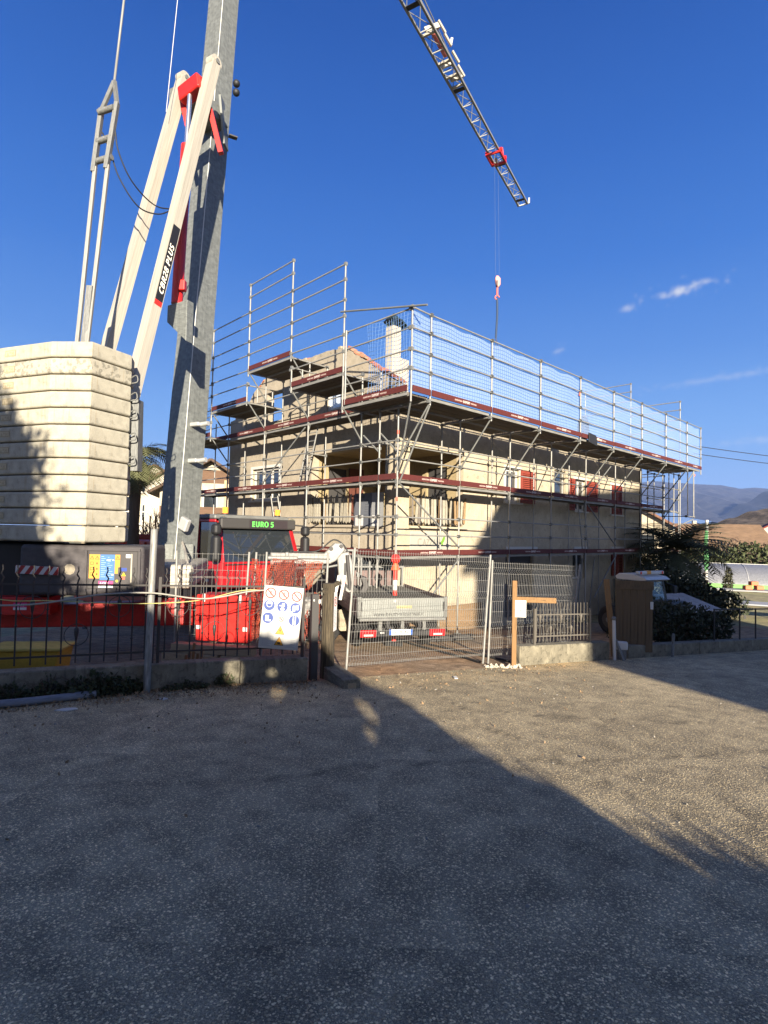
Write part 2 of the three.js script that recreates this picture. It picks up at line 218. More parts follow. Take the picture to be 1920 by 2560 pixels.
{
  const longHoles = [[1.5, 2.55, 4, 4.9], [6.35, 3.5, 7.2, 4.68], [9.65, 3.75, 10.55, 4.92], [11.25, 3.4, 12.2, 4.7], [14.6, 3.38, 15.65, 4.71], [6.4, -.55, 8.25, 1.63], [11.15, .6, 12.18, 1.8], [14.62, .62, 15.77, 1.8]];
  putH(wallGeo([[1, -1.2], [17.8, -1.2], [17.8, 5.82], [1, 5.82]], longHoles, .3), 0, 0, 1.3, M.plaster, 'long_wall');
  const gable = [[1.3, -1.2], [10.75, -1.2], [10.75, 6.75], [10.2, 6.8], [9.7, 7.2], [9.35, 7.28], [9.0, 7.66], [8.3, 8.05], [7.6, 8.16], [6.9, 8.24], [6.2, 8.2], [5.3, 8.27], [4.4, 8.3], [3.9, 8.24], [3.55, 8.22], [3.12, 7.98], [2.4, 7.53], [2.05, 7.34], [1.65, 7.02], [1.3, 6.8]];
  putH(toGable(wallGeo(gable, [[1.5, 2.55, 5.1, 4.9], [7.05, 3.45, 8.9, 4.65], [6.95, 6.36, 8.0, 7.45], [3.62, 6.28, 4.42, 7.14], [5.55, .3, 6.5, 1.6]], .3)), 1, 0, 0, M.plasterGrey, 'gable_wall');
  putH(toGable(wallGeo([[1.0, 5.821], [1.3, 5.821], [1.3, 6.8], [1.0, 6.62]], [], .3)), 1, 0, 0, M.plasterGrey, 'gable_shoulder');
  for (const [a, b] of [[1.3, 17.8]]) putH(wallGeo([[a, -1.2], [b, -1.2], [b, 5.82], [a, 5.82]], [], .3), 0, 0, 10.75, M.plaster, 'rear_wall');
  putH(toGable(wallGeo([[1.3, -1.2], [10.45, -1.2], [10.45, 5.8], [1.3, 5.8]], [], .3)), 17.5, 0, 0, M.plaster, 'end_wall');
  const slab = (n, u0, u1, v0, v1, y0, y1, m) => { const o = box(house, n, HL((u0 + u1) / 2, (y0 + y1) / 2, (v0 + v1) / 2).toArray(), [u1 - u0, y1 - y0, v1 - v0], m); return o; };
  slab('attic_floor', 1.31, 17.49, 1.31, 10.44, 5.45, 5.65, M.concrete);
  slab('loggia_ceiling', 1.31, 4.0, 1.31, 5.1, 4.95, 5.1, M.loggia);
  slab('loggia_floor', 1.31, 4.0, 1.31, 5.1, 2.3, 2.5, M.concrete);
  putH(toGable(wallGeo([[1.31, 2.3], [5.1, 2.3], [5.1, 5.2], [1.31, 5.2]], [[1.7, 2.5, 2.6, 4.55]], .2)), 4.01, 0, 0, M.loggia, 'loggia_back_wall');
  putH(wallGeo([[1.31, 2.3], [4.0, 2.3], [4.0, 5.2], [1.31, 5.2]], [[1.75, 2.5, 2.6, 4.55]], .2), 0, 0, 5.31, M.loggia, 'loggia_side_wall');
  // doors of the loggia
  slab('loggia_door', 4.1, 4.16, 1.7, 2.6, 2.5, 4.55, M.steelDark); slab('loggia_door', 1.75, 2.6, 5.2, 5.26, 2.5, 4.55, M.steelDark);
  slab('open_shutter', 2.64, 3.3, 5.04, 5.09, 2.5, 4.6, mat([.13, .04, .024], { roughness: .7, map: grain }));
  
  for (const [v] of [[1.62]]) pipe(house, 'loggia_post', HL(1.25, 2.5, v), HL(1.25, 4.9, v), .05, M.shutter);
  // windows: white frames with panes; y0..y1
  const win = (plane, s0, s1, y0, y1, n, panesClear = true) => {
    const g = new THREE.Group(); g.name = 'window'; house.add(g); const put = (nm, sa, sb, ya, yb, th, off, m) => { const c = plane === 'v' ? HL((sa + sb) / 2, (ya + yb) / 2, 1.14 + off) : HL(1.14 + off, (ya + yb) / 2, (sa + sb) / 2); const o = box(g, nm, c.toArray(), plane === 'v' ? [sb - sa, yb - ya, th] : [th, yb - ya, sb - sa], m); return o; };
    put('frame', s0, s0 + .07, y0, y1, .09, 0, M.frameWhite); put('frame', s1 - .07, s1, y0, y1, .09, 0, M.frameWhite); put('frame', s0 + .07, s1 - .07, y1 - .07, y1, .09, 0, M.frameWhite); put('frame', s0 + .07, s1 - .07, y0, y0 + .08, .09, 0, M.frameWhite);
    const w = (s1 - s0 - .14) / n; for (let i = 0; i < n; i++) { if (i) put('mullion', s0 + .07 + w * i - .05, s0 + .07 + w * i + .05, y0 + .08, y1 - .07, .08, 0, M.frameWhite); put('pane', s0 + .07 + w * i + (i ? .05 : 0), s0 + .07 + w * (i + 1) - (i < n - 1 ? .05 : 0), y0 + .08, y1 - .07, .012, 0, panesClear ? M.darkGlass : M.film); }
    return g;
  };
  M.film = new THREE.MeshStandardMaterial({ color: lin(.62, .68, .74), roughness: .3, transparent: true, opacity: .62 });
  win('v', 6.36, 7.19, 3.51, 4.67, 2); win('v', 11.26, 12.19, 3.41, 4.69, 2); win('u', 7.06, 8.89, 3.46, 4.64, 3); win('u', 3.63, 4.41, 6.29, 7.13, 1, false); win('v', 11.16, 12.17, .61, 1.79, 2);
  win('v', 9.66, 10.54, 3.76, 4.91, 1);
  { const f = slab('garage_door', 6.42, 8.23, 1.14, 1.2, -.55, 1.6, M.steelDark); }
  // plaster surrounds round the openings and sills
  const surround = (plane, s0, s1, y0, y1) => { const b = (nm, sa, sb, ya, yb, proud) => { const o = plane === 'v' ? HL((sa + sb) / 2, (ya + yb) / 2, 1 - proud / 2) : HL(1 - proud / 2, (ya + yb) / 2, (sa + sb) / 2); box(house, nm, o.toArray(), plane === 'v' ? [sb - sa, yb - ya, proud] : [proud, yb - ya, sb - sa], M.frameWhite); }; b('surround', s0 - .11, s0, y0, y1 + .1, .025); b('surround', s1, s1 + .11, y0, y1 + .1, .025); b('surround', s0, s1, y1, y1 + .1, .025); b('sill', s0 - .14, s1 + .14, y0 - .06, y0, .09); };
  surround('v', 6.35, 7.2, 3.5, 4.68); surround('v', 11.25, 12.2, 3.4, 4.7); surround('v', 14.6, 15.65, 3.38, 4.71); surround('u', 7.05, 8.9, 3.45, 4.65);
  // shutters with slats
  const shutter = (u0, u1, y0, y1) => { const g = new THREE.Group(); g.name = 'shutter'; house.add(g); const b = (nm, a, c, d, e, t) => box(g, nm, HL((a + c) / 2, (d + e) / 2, .955).toArray(), [c - a, e - d, t], M.shutter); b('stile', u0, u0 + .09, y0, y1, .045); b('stile', u1 - .09, u1, y0, y1, .045); b('rail', u0 + .09, u1 - .09, y0, y0 + .1, .042); b('rail', u0 + .09, u1 - .09, y1 - .1, y1, .042); const n = 14, h = (y1 - y0 - .2) / n; for (let i = 0; i < n; i++) { const s = b('slat', u0 + .09, u1 - .09, y0 + .1 + h * i + .008, y0 + .1 + h * (i + 1) - .006, .02); s.rotation.x = -.5; } };
  shutter(7.24, 8.18, 3.5, 4.68); shutter(10.72, 11.2, 3.4, 4.7); shutter(12.25, 13.2, 3.4, 4.7); shutter(14.62, 15.1, 3.39, 4.7); shutter(15.12, 15.63, 3.39, 4.7); shutter(14.64, 15.18, .63, 1.8); shutter(15.2, 15.75, .63, 1.8);
  for (const [a, b] of [[6.3, 8.32], [11.08, 12.24], [14.5, 15.88]]) slab('shutter_box', a, b, .9, .997, 1.82, 1.93, M.frameWhite);
  // raw plinth along the foot of the walls
  slab('plinth', 1.0, 5.0, .93, .996, -1.2, .1, M.plinth); slab('plinth', .93, .996, 1.0, 10.7, -1.2, -.1, M.plinth);
  // sill of the loggia
  slab('loggia_sill', 1.5, 4.15, .93, .996, 2.47, 2.55, M.plaster); slab('loggia_sill', .93, .996, 1.5, 5.2, 2.47, 2.55, M.plasterGrey);
  // broken masonry along the stripped gable edge
  const rr = mulberry(77), bg = new THREE.BoxGeometry(1, 1, 1);
  for (let i = 0; i < 58; i++) { const t = rr(), v = 1.05 + 2.35 * t, y = 6.66 + (v - 1) * .62; const b = mesh(bg, M.brickM[i % 4], 'brick', house); b.position.copy(HL(1.02 + .28 * rr(), y + .02 + .07 * rr(), v)); b.scale.set(.12 + .05 * rr(), .055, .2 * (.5 + .6 * rr())); b.rotation.set(.57 + .3 * (rr() - .5), .4 * (rr() - .5), .15 * (rr() - .5)); }
  for (let i = 0; i < 22; i++) { const v = 8.3 + 2.3 * rr(), y = v > 9.4 ? 7.3 - (v - 9.4) * .45 : 7.95 - (v - 8.3) * .6; const b = mesh(bg, M.brickM[(i * 3) % 4], 'brick', house); b.position.copy(HL(1.02 + .26 * rr(), y + .03, v)); b.scale.set(.12, .06, .22 * (.5 + .6 * rr())); b.rotation.set(-.4 + .4 * (rr() - .5), .4 * (rr() - .5), 0); }
  for (let i = 0; i < 26; i++) { const v = 3.6 + 4.4 * rr(); const b = mesh(bg, i % 3 ? M.plasterGrey : M.brickM[i % 4], i % 3 ? 'rubble' : 'brick', house); b.position.copy(HL(1.04 + .22 * rr(), 8.27, v)); b.scale.set(.13, .06 + .08 * rr(), .2 * (.5 + .8 * rr())); b.rotation.set(.2 * (rr() - .5), .5 * (rr() - .5), 0); }
  // chimney
  const ch = putH(new RoundedBoxGeometry(.42, 4.0, .36, 2, .02), 3.36, 7.55, 3.7, M.chimney = mat([.5, .465, .39], { map: plasterT, bumpMap: plasterB, bumpScale: .004, roughness: .95 }), 'chimney');
  putH(new RoundedBoxGeometry(.42, 2.9, .36, 2, .02), .423, -.52, 0, M.chimney, 'shoulder', ch);
  const capM = mat([.03, .055, .045], { roughness: .5, metalness: .4 });
  for (const [x, z] of [[-.17, .14], [.17, .14], [-.17, -.14], [.17, -.14]]) pipe(ch, 'cap_leg', [x, 1.98, z], [x, 2.2, z], .02, capM);
  const cone = mesh(new THREE.ConeGeometry(.46, .34, 8, 1, false), capM, 'cap', ch); cone.position.set(0, 2.34, 0); cone.rotation.y = Math.PI / 4; cone.scale.set(1, 1, .8);
  const wing = box(ch, 'cap_flap', [.38, 2.2, 0], [.42, .03, .4], capM); wing.rotation.z = -.5;
  // timber slats of the two loggia railings, hung on thin iron bars
  const sg = [0, 1, 2, 3].map(k => { const w = [.07, .1, .085, .12][k]; return prism([[-w / 2, .06], [0, 0], [w / 2, .05], [w / 2 * .8, .8 + .05 * k], [.01, .86], [-w / 2 * .8, .8]], .025); });
  const wood = [[.44, .4, .31], [.36, .325, .25], [.2, .17, .14], [.34, .22, .11]].map(c => mat(c, { map: grain, roughness: .9 }));
  const railing = (plane, s0, s1) => {
    const g = new THREE.Group(); g.name = 'loggia_railing'; house.add(g); const at = (s, y, o) => plane === 'v' ? HL(s, y, 1.02 + o) : HL(1.02 + o, y, s);
    pipe(g, 'top_rail', at(s0, 3.42, 0), at(s1, 3.42, 0), .018, M.steelDark); pipe(g, 'bottom_rail', at(s0, 2.64, 0), at(s1, 2.64, 0), .014, M.steelDark);
    const n = Math.round((s1 - s0) / .11); for (let i = 0; i < n; i++) { const s = s0 + (i + .5) * (s1 - s0) / n; pipe(g, 'bar', at(s, 2.57, 0), at(s, 3.42, 0), .008, M.steelDark, UCYL6); }
    for (let i = 0; i < (s1 - s0) / .14; i++) { if (rr() < .1) continue; const o = mesh(sg[i % 4], wood[rr() < .55 ? 0 : rr() < .6 ? 1 : rr() < .7 ? 2 : 3], 'slat', g); o.position.copy(at(s0 + .1 + i * .14, 2.58 + .06 * rr(), -.05)); o.rotation.y = plane === 'v' ? 0 : -Math.PI / 2; o.rotateZ(.16 * (rr() - .5)); }
  };
  railing('v', 1.52, 3.98); railing('u', 1.52, 5.08);
  pipe(house, 'downpipe', HL(17.72, -.6, .95), HL(17.72, 5.7, .95), .05, M.steelDark);
}
{ // hanging boards on the house
  const [sb, L] = framed('garden_firm_sign', 'white sign with thin lettering and a green leaf below the loggia', 'sign', 2.45, 1.6, .97);
  const t = canvasTex(512, 220, (x, w, h) => { x.fillStyle = '#c9c4b4'; x.fillRect(0, 0, w, h); x.strokeStyle = '#55534b'; x.fillStyle = '#5b594f'; x.font = '92px sans-serif'; x.lineWidth = 2; x.strokeText('C', 84, 118); x.font = '74px sans-serif'; x.strokeText('AZZAN', 150, 112); x.font = '34px sans-serif'; x.fillStyle = '#8a8678'; x.fillText('Gartengest.', 46, 178); x.fillText('verde', 330, 178); x.fillStyle = '#7fb23a'; x.beginPath(); x.ellipse(412, 62, 15, 36, .5, 0, 7); x.fill(); x.beginPath(); x.ellipse(392, 92, 10, 26, -.6, 0, 7); x.fill(); });
  box(sb, 'board', [0, .38, 0], [1.84, .76, .02], M.frameWhite); const p = mesh(new THREE.PlaneGeometry(1.83, .75), mat([.55, .55, .55], { map: t, roughness: .6 }), 'print', sb); p.position.set(0, .38, .0125);
  for (const [v, label, seed] of [[2.36, 'grey site notice board with a white paper sheet on the loggia rail', 1], [1.72, 'narrower grey notice board with pale sheets beside the pillar', 2]]) {
    const [nb] = framed('notice_board', label, 'notice board', .93, 2.5, v); const t2 = canvasTex(256, 320, (x, w, h) => { x.fillStyle = seed === 1 ? '#6d7078' : '#a8a9a8'; x.fillRect(0, 0, w, h); x.fillStyle = '#23252a'; x.font = 'bold 40px sans-serif'; if (seed === 1) x.fillText('BADNE', 22, 46); x.fillStyle = '#8d9097'; for (let i = 0; i < 12; i++) x.fillRect(22, 70 + i * 12, 90 + (i * 53 % 110), 3); x.fillStyle = '#eceae4'; x.fillRect(18, 214, 120, 100); x.fillStyle = '#9a9a98'; for (let i = 0; i < 8; i++) x.fillRect(28, 226 + i * 10, 70 + (i * 37 % 30), 2); });
    const w = seed === 1 ? .78 : .5; box(nb, 'board', [0, .5, 0], [.02, 1.0, w], M.galvDull); const q = mesh(new THREE.PlaneGeometry(w - .01, .99), mat([.6, .6, .6], { map: t2, roughness: .6 }), 'print', nb); q.rotation.y = -Math.PI / 2; q.position.set(-.0125, .5, 0);
  }
}
// ------------------------------------------------------------ scaffolding
M.toe = mat([.1, .018, .014], { roughness: .75, map: grain });
M.toePrint = mat([.8, .8, .8], { roughness: .75, map: canvasTex(1024, 64, (x, w, h) => { x.fillStyle = '#561d17'; x.fillRect(0, 0, w, h); for (let i = 0; i < 300; i++) { x.fillStyle = `rgba(${i % 2 ? 30 : 130},${i % 2 ? 10 : 60},30,.12)`; x.fillRect((i * 197) % w, (i * 71) % h, 30 + i % 90, 2); } x.fillStyle = '#d9c9bd'; x.font = 'bold 24px sans-serif'; x.fillText('GERÜSTBAU', 352, 42, 130); x.fillText('PONTEGGI', 628, 42, 104); x.fillStyle = '#e9dfd4'; x.font = 'bold 40px sans-serif'; x.fillText('EXPERT', 494, 47, 122); }) });
M.deck = mat([.13, .105, .08], { map: grain, roughness: .95 });
M.deckMetal = mat([.42, .41, .38], { map: galvT, roughness: .6, metalness: .2 });
M.redMark = mat([.7, .1, .06], { roughness: .6 });
const PR = .0245, RR = .02;
function scaffoldKit(g, L) {
  const bag = new Bag(), k = {
    standard: (u, y0, y1, v, base = true) => { const m = pipe(g, 'standard', L(u, y0, v), L(u, y1, v), PR, M.galv); if (base) { box(g, 'base_plate', L(u, y0 - .01, v).toArray(), [.15, .02, .15], M.galvDull); } return m; },
    rail: (a, b, r = RR, name = 'guard_rail') => { if (name === 'guard_rail') { a = [a[0], a[1] + .024 * (rnd() - .5), a[2]]; b = [b[0], b[1] + .024 * (rnd() - .5), b[2]]; } pipe(g, name, L(...a), L(...b), r, M.galv); for (const p of [a, b]) { const q = L(...p); bag.box(q.toArray(), [.075, .09, .075]); } },
    tube: (a, b, name = 'brace', r = PR) => pipe(g, name, L(...a), L(...b), r, M.galvDull),
    deck: (u0, u1, v0, v1, y) => { // plank deck with metal edge channels; the lengthwise axis is the longer side
      const du = u1 - u0, dv = v1 - v0, c = L((u0 + u1) / 2, y - .035, (v0 + v1) / 2).toArray(); const n = Math.max(1, Math.round(Math.min(Math.abs(du), Math.abs(dv)) / .33)), along = Math.abs(du) > Math.abs(dv);
      for (let i = 0; i < n; i++) { const w = (along ? dv : du) / n, m0 = (along ? v0 : u0) + w * (i + .5); box(g, 'deck_plank', (along ? L((u0 + u1) / 2, y - .03, m0) : L(m0, y - .03, (v0 + v1) / 2)).toArray(), along ? [du - .06, .05, Math.abs(w) - .03] : [Math.abs(w) - .03, .05, dv - .06], M.deck); }
      if (along) for (const v of [v0, v1]) box(g, 'deck_channel', L((u0 + u1) / 2, y - .035, v).toArray(), [du - .06, .085, .022], M.deckMetal); else for (const u of [u0, u1]) box(g, 'deck_channel', L(u, y - .035, (v0 + v1) / 2).toArray(), [.022, .085, dv - .06], M.deckMetal);
    },
    toe: (a, b, y, side) => { // toe board from [u,v] to [u,v], standing on y
      y += .014 * (rnd() - .3); const A = L(a[0], y + .08, a[1]), B = L(b[0], y + .08, b[1]), len = A.distanceTo(B), alongU = Math.abs(a[0] - b[0]) > Math.abs(a[1] - b[1]);
      const m = box(g, 'toe_board', A.clone().add(B).multiplyScalar(.5).toArray(), alongU ? [len, .15, .028] : [.028, .15, len], M.toe);
      if (side) { const p = mesh(new THREE.PlaneGeometry(1, 1), M.toePrint, 'lettering', m); if (alongU) { p.position.set(0, 0, .5 + .1); p.scale.set(.985, .96, 1); } else { p.rotation.y = -Math.PI / 2; p.position.set(-.5 - .1, 0, 0); p.scale.set(.985, .96, 1); } }
    },
    end: (kind = 'stuff') => bag.build('couplers', M.galvDull, g, kind),
  }; return k;
}
const US = [0, 2.56, 5.12, 7.68, 10.24, 12.8, 15.36, 17.92], VS = [.7, 1.45, 3.97, 6.49, 9.0, 11.4];
const gHouse = (u, v) => gy(wpos(u, v)[1]);
{
  const [g, L] = framed('facade_scaffold', 'galvanised tube scaffold along the long shaded facade, with a wide netted top deck', 'scaffold', 9, -.9, -.2, 'scaffold runs round the house'); const k = scaffoldKit(g, L);
  const UP = US.map((u, i) => .05 + 2.565 * i).concat([19.9]);
  US.forEach((u, i) => { for (const v of [0, .7]) k.standard(u, gHouse(u, v) + .03, v ? 5.6 : 5.62, v);
    for (const y of [1.72, 3.72]) { k.rail([u, y - .06, .02], [u, y - .06, .68], .024, 'transom'); k.tube([u, y - .1, .06], [u, y - .34, .0], 'bracket', .016); }
    k.rail([u, 5.6, -1.05], [u, 5.6, .7], .026, 'transom'); k.tube([u + .03, 4.26, -.02], [UP[i], 5.56, -1.03]); });
  for (let i = 0; i < US.length - 1; i++) { const a = US[i], b = US[i + 1];
    for (const y of [1.72, 3.72]) { k.deck(a + .03, b - .03, .05, .66, y); k.toe([a + .03, -.03], [b - .03, -.03], y, true); for (const h of [.55, 1.03]) k.rail([a, y + h, -.0], [b, y + h, -.0]); }
    k.deck(a + .03, b - .03, .05, .66, 5.72);
    k.rail([a, 4.78, .7], [b, 4.78, .7]); }
  for (let i = 0; i < UP.length; i++) { const u = UP[i]; k.standard(u, 5.5, 7.8, -1.05, false); if (i) { const a = UP[i - 1]; const n = 2; k.deck(a + .03, u - .03, -1.0, -.05, 5.72); k.toe([a + .03, -1.085], [u - .03, -1.085], 5.73, true); for (const y of [6.3, 6.76, 7.3, 7.78]) k.rail([a, y, -1.05], [u, y, -1.05]); } }
  // corner of the top deck
  k.standard(-.64, 5.48, 7.8, -1.05, false); k.deck(-.6, .02, -1.0, -.05, 5.72); k.toe([-.62, -1.085], [.02, -1.085], 5.73, false); for (const y of [6.3, 6.76, 7.3, 7.78]) k.rail([-.64, y, -1.05], [.05, y, -1.05]);
  k.tube([.0, 3.95, -.03], [-.62, 5.52, -1.03]); k.tube([.02, 3.6, -.04], [.06, 5.5, -1.03]);
  // diagonals
  k.tube([.06, 3.6, -.045], [2.54, 1.94, -.045]); k.tube([2.55, 1.63, -.045], [.95, .25, -.045]); k.tube([10.3, 3.59, -.045], [12.73, 2.01, -.045]); k.tube([12.79, 1.6, -.045], [10.9, .0, -.045]); k.tube([10.3, 3.89, -.045], [12.28, 5.24, -.045]); k.tube([10.6, 1.5, .3], [10.2, -.5, .3]); k.tube([11.6, 1.5, .3], [11.2, -.5, .3]);
  // ladder between the two lower decks
  const lad = new THREE.Group(); lad.name = 'ladder'; g.add(lad); for (const s of [0, .46]) pipe(lad, 'stile', L(10.3 + s, 3.75, .35), L(10.72 + s, 1.74, .35), .022, M.galv); for (let i = 0; i < 7; i++) { const t = (i + .6) / 7; pipe(lad, 'rung', L(10.3 + .42 * t, 3.75 - 2 * t, .35), L(10.76 + .42 * t, 3.75 - 2 * t, .35), .014, M.galv); }
  // far end beyond the house corner
  for (const [u, v] of [[18.7, 0], [19.35, 0], [20.0, 0], [18.7, .7], [20.0, .7], [20, 3.2], [20, 5.8], [18.75, 3.2], [18.75, 5.8]]) k.standard(u, gHouse(u, v) + .02, 5.6, v);
  for (const v of [0, .7]) for (const y of [1.6, 3.66, 4.3, 4.8, 5.55]) k.rail([17.92, y, v], [20, y, v]);
  for (const u of [18.75, 20]) for (const y of [1.6, 3.66, 5.55]) k.rail([u, y, .7], [u, y, 5.8]);
  for (const u of [18.1, 18.9]) { k.standard(u, 3.4, 5.6, -1.05, false); } k.rail([17.92, 3.4, 0], [17.92, 3.4, -1.05]); k.rail([17.92, 3.4, -1.05], [18.95, 3.4, -1.05]); k.tube([18.9, 3.3, -1.05], [17.92, 2.6, 0]); k.tube([18.9, 5.55, -1.05], [17.92, 3.2, 0]);
  k.deck(17.95, 19.9, .05, .66, 5.72); k.deck(17.95, 19.9, .05, .66, 3.72); k.toe([17.95, -.03], [19.9, -.03], 1.72, true);
  // red collars on some standards
  for (const [u, y, v] of [[0, 4.95, 0], [0, 3.2, 0], [7.68, 7.2, -1.05], [19.0, 5.4, -1.05]]) { const q = L(u, y, v); pipe(g, 'red_collar', [q.x, q.y - .05, q.z], [q.x, q.y + .05, q.z], PR + .006, M.redMark); }
  k.end();
}
{
  const [g, L] = framed('facade_scaffold', 'galvanised tube scaffold stepping up round the sunlit gable facade', 'scaffold', -.1, -.7, 5.5, 'scaffold runs round the house'); const k = scaffoldKit(g, L);
  for (const v of VS) for (const u of [0, .7]) k.standard(u, gHouse(u, v) + .03, v > 3 && v < 7 ? 7.6 : u ? 6.7 : 6.66, v);
  const V2 = [.0, ...VS];
  for (let i = 0; i < V2.length - 1; i++) { const a = V2[i], b = V2[i + 1];
    for (const y of [1.72, 3.72, 5.72]) { if (!(y === 1.72 && a > 3)) { k.deck(.05, .66, a + .03, b - .03, y); k.toe([-.03, a + .03], [-.03, b - .03], y, b - a > 1); } for (const h of [.55, 1.03]) if (y < 5 || a > 1) k.rail([0, y + h, a], [0, y + h, b]); }
  }
  for (const v of VS) { for (const y of [1.72, 3.72, 5.72]) { k.rail([.02, y - .06, v], [.68, y - .06, v], .024, 'transom'); k.tube([.06, y - .1, v], [0, y - .34, v], 'bracket', .016); } k.rail([0, 4.75, v], [.7, 4.75, v]); k.rail([0, 2.75, v], [.7, 2.75, v]); }
  k.tube([-.05, 5.56, 4.06], [-.05, 3.93, 6.46]); k.tube([.04, 5.0, .7], [.04, 4.4, 0]); k.tube([.04, 5.02, 1.4], [.04, 4.45, .7]);
  // stepped bracket platforms outside the run, under the gable slope
  for (const [a, b, y] of [[6.49, 9.06, 6.65], [3.98, 6.49, 7.66], [1.46, 3.98, 6.67], [9.06, 11.5, 5.73], [-1.0, 1.46, 5.73]]) {
    k.deck(-.66, -.04, a + .03, b - .03, y); k.toe([-.7, a + .03], [-.7, b - .03], y + .01, true);
    for (const v of [a, b]) if (v > 0) { k.rail([-.68, y - .06, v], [y > 6 ? .7 : .02, y - .06, v], .024, 'transom'); k.tube([-.62, y - .1, v], [0, y - .85, v]); }
    if (y > 6) k.deck(.04, .64, a + .03, b - .03, y);
  }
  for (const [v, a, b] of [[1.46, 5.55, 9.69], [3.98, 7.48, 10.63], [6.49, 7.48, 10.63], [9.06, 5.55, 9.67], [11.5, 5.55, 8.7]]) k.standard(-.7, a, b, v, false);
  k.standard(-.7, 5.75, 7.78, 1.36, false); k.standard(-.7, 6.5, 7.3, 3.93, false); k.standard(-.7, 6.5, 7.3, 6.54, false);
  for (const u of [-.3, .3]) { k.standard(u, 6.68, 7.3, 3.93, false); k.standard(u, 6.66, 7.2, 6.54, false); } k.rail([-.7, 7.28, 3.93], [.6, 7.28, 3.93]); k.rail([-.7, 7.2, 6.54], [.6, 7.2, 6.54]);
  for (const y of [10.6, 10.2]) k.rail([-.7, y, 3.98], [-.7, y, 6.49]);
  for (const y of [9.66, 9.22, 8.66, 8.22]) for (const [a, b] of [[1.46, 3.98], [3.98, 6.49], [6.49, 9.06]]) k.rail([-.7, y, a], [-.7, y, b]);
  for (const y of [7.7, 7.22]) for (const [a, b] of [[1.46, 3.98], [6.49, 9.06]]) k.rail([-.7, y, a], [-.7, y, b]);
  for (const y of [8.66, 8.2, 7.66, 7.2, 6.7, 6.25]) k.rail([-.7, y, 9.06], [-.7, y, 11.5]);
  for (const y of [7.75, 7.29, 6.76, 6.31]) k.rail([-.66, y, 1.4], [-.64, y, -1.0]);
  k.tube([-.72, 8.36, 1.6], [-.72, 7.66, -1.6], 'long_tube');
  k.tube([-.75, 8.66, 1.4], [-.5, 8.8, 1.7], 'tube_stub', .02);
  const ladder = (v0, y0, v1, y1, n) => { const lad = new THREE.Group(); lad.name = 'ladder'; g.add(lad); for (const s of [-.21, .21]) pipe(lad, 'stile', L(.35, y0, v0 + s), L(.35, y1, v1 + s), .024, M.galv); for (let i = 0; i < n; i++) { const t = (i + .5) / n; pipe(lad, 'rung', L(.35, y0 + (y1 - y0) * t, v0 + (v1 - v0) * t - .21), L(.35, y0 + (y1 - y0) * t, v0 + (v1 - v0) * t + .21), .015, M.galv); } };
  ladder(4.15, 5.6, 4.72, 3.74, 7); ladder(6.4, 3.75, 5.8, 1.74, 7);
  // far side runs show over the top
  k.end();
}
{ // end run round the far gable: its stepped posts show above the net
  const [g, L] = framed('facade_scaffold', 'far posts with paired rails stepping up above the blue net', 'scaffold', 20.1, -1, 2.5, 'scaffold runs round the house'); const k = scaffoldKit(g, L);
  for (const [v, y, v2] of [[2.5, 10.7, 5.1], [-.0, 9.35, 2.45]]) { k.standard(20.2, -.95, y, v); for (const h of [.02, .45, .95, 1.45]) k.rail([20.2, y - h, v], [20.2, y - h, v2], .024); } k.standard(20.2, -.95, 10.7, 5.1);
  k.end();
}
// ------------------------------------------------------------ safety nets
M.cord = mat([.1, .2, .42], { roughness: .9 });
M.veil = new THREE.MeshStandardMaterial({ color: lin(.46, .58, .78), roughness: 1, transparent: true, opacity: .27, side: THREE.DoubleSide });
function net(L, P, n, m, r, veil, g, parts = 3) { // P(s,t) -> local point; n columns, m rows
  const G = []; for (let i = 0; i <= n; i++) { G.push([]); for (let j = 0; j <= m; j++) G[i].push(P(i / n, j / m)); }
  const b = new Bag(); for (let i = 0; i <= n; i++) for (let j = 0; j <= m; j++) { if (i < n) b.bar(G[i][j], G[i + 1][j], r, 3); if (j < m) b.bar(G[i][j], G[i][j + 1], r, 3); }
  b.build('net_cords', M.cord, g, 'stuff');
  if (veil) { const Pp = [], I = []; for (let i = 0; i <= n; i++) for (let j = 0; j <= m; j++) { const q = G[i][j]; Pp.push(q.x, q.y, q.z - .012); } for (let i = 0; i < n; i++) for (let j = 0; j < m; j++) { const a = i * (m + 1) + j, c = a + m + 1; I.push(a, c, a + 1, c, c + 1, a + 1); } const ge = new THREE.BufferGeometry(); ge.setAttribute('position', new THREE.Float32BufferAttribute(Pp, 3)); ge.setIndex(I); ge.computeVertexNormals(); mesh(ge, M.veil, 'fine_mesh', g); }
}
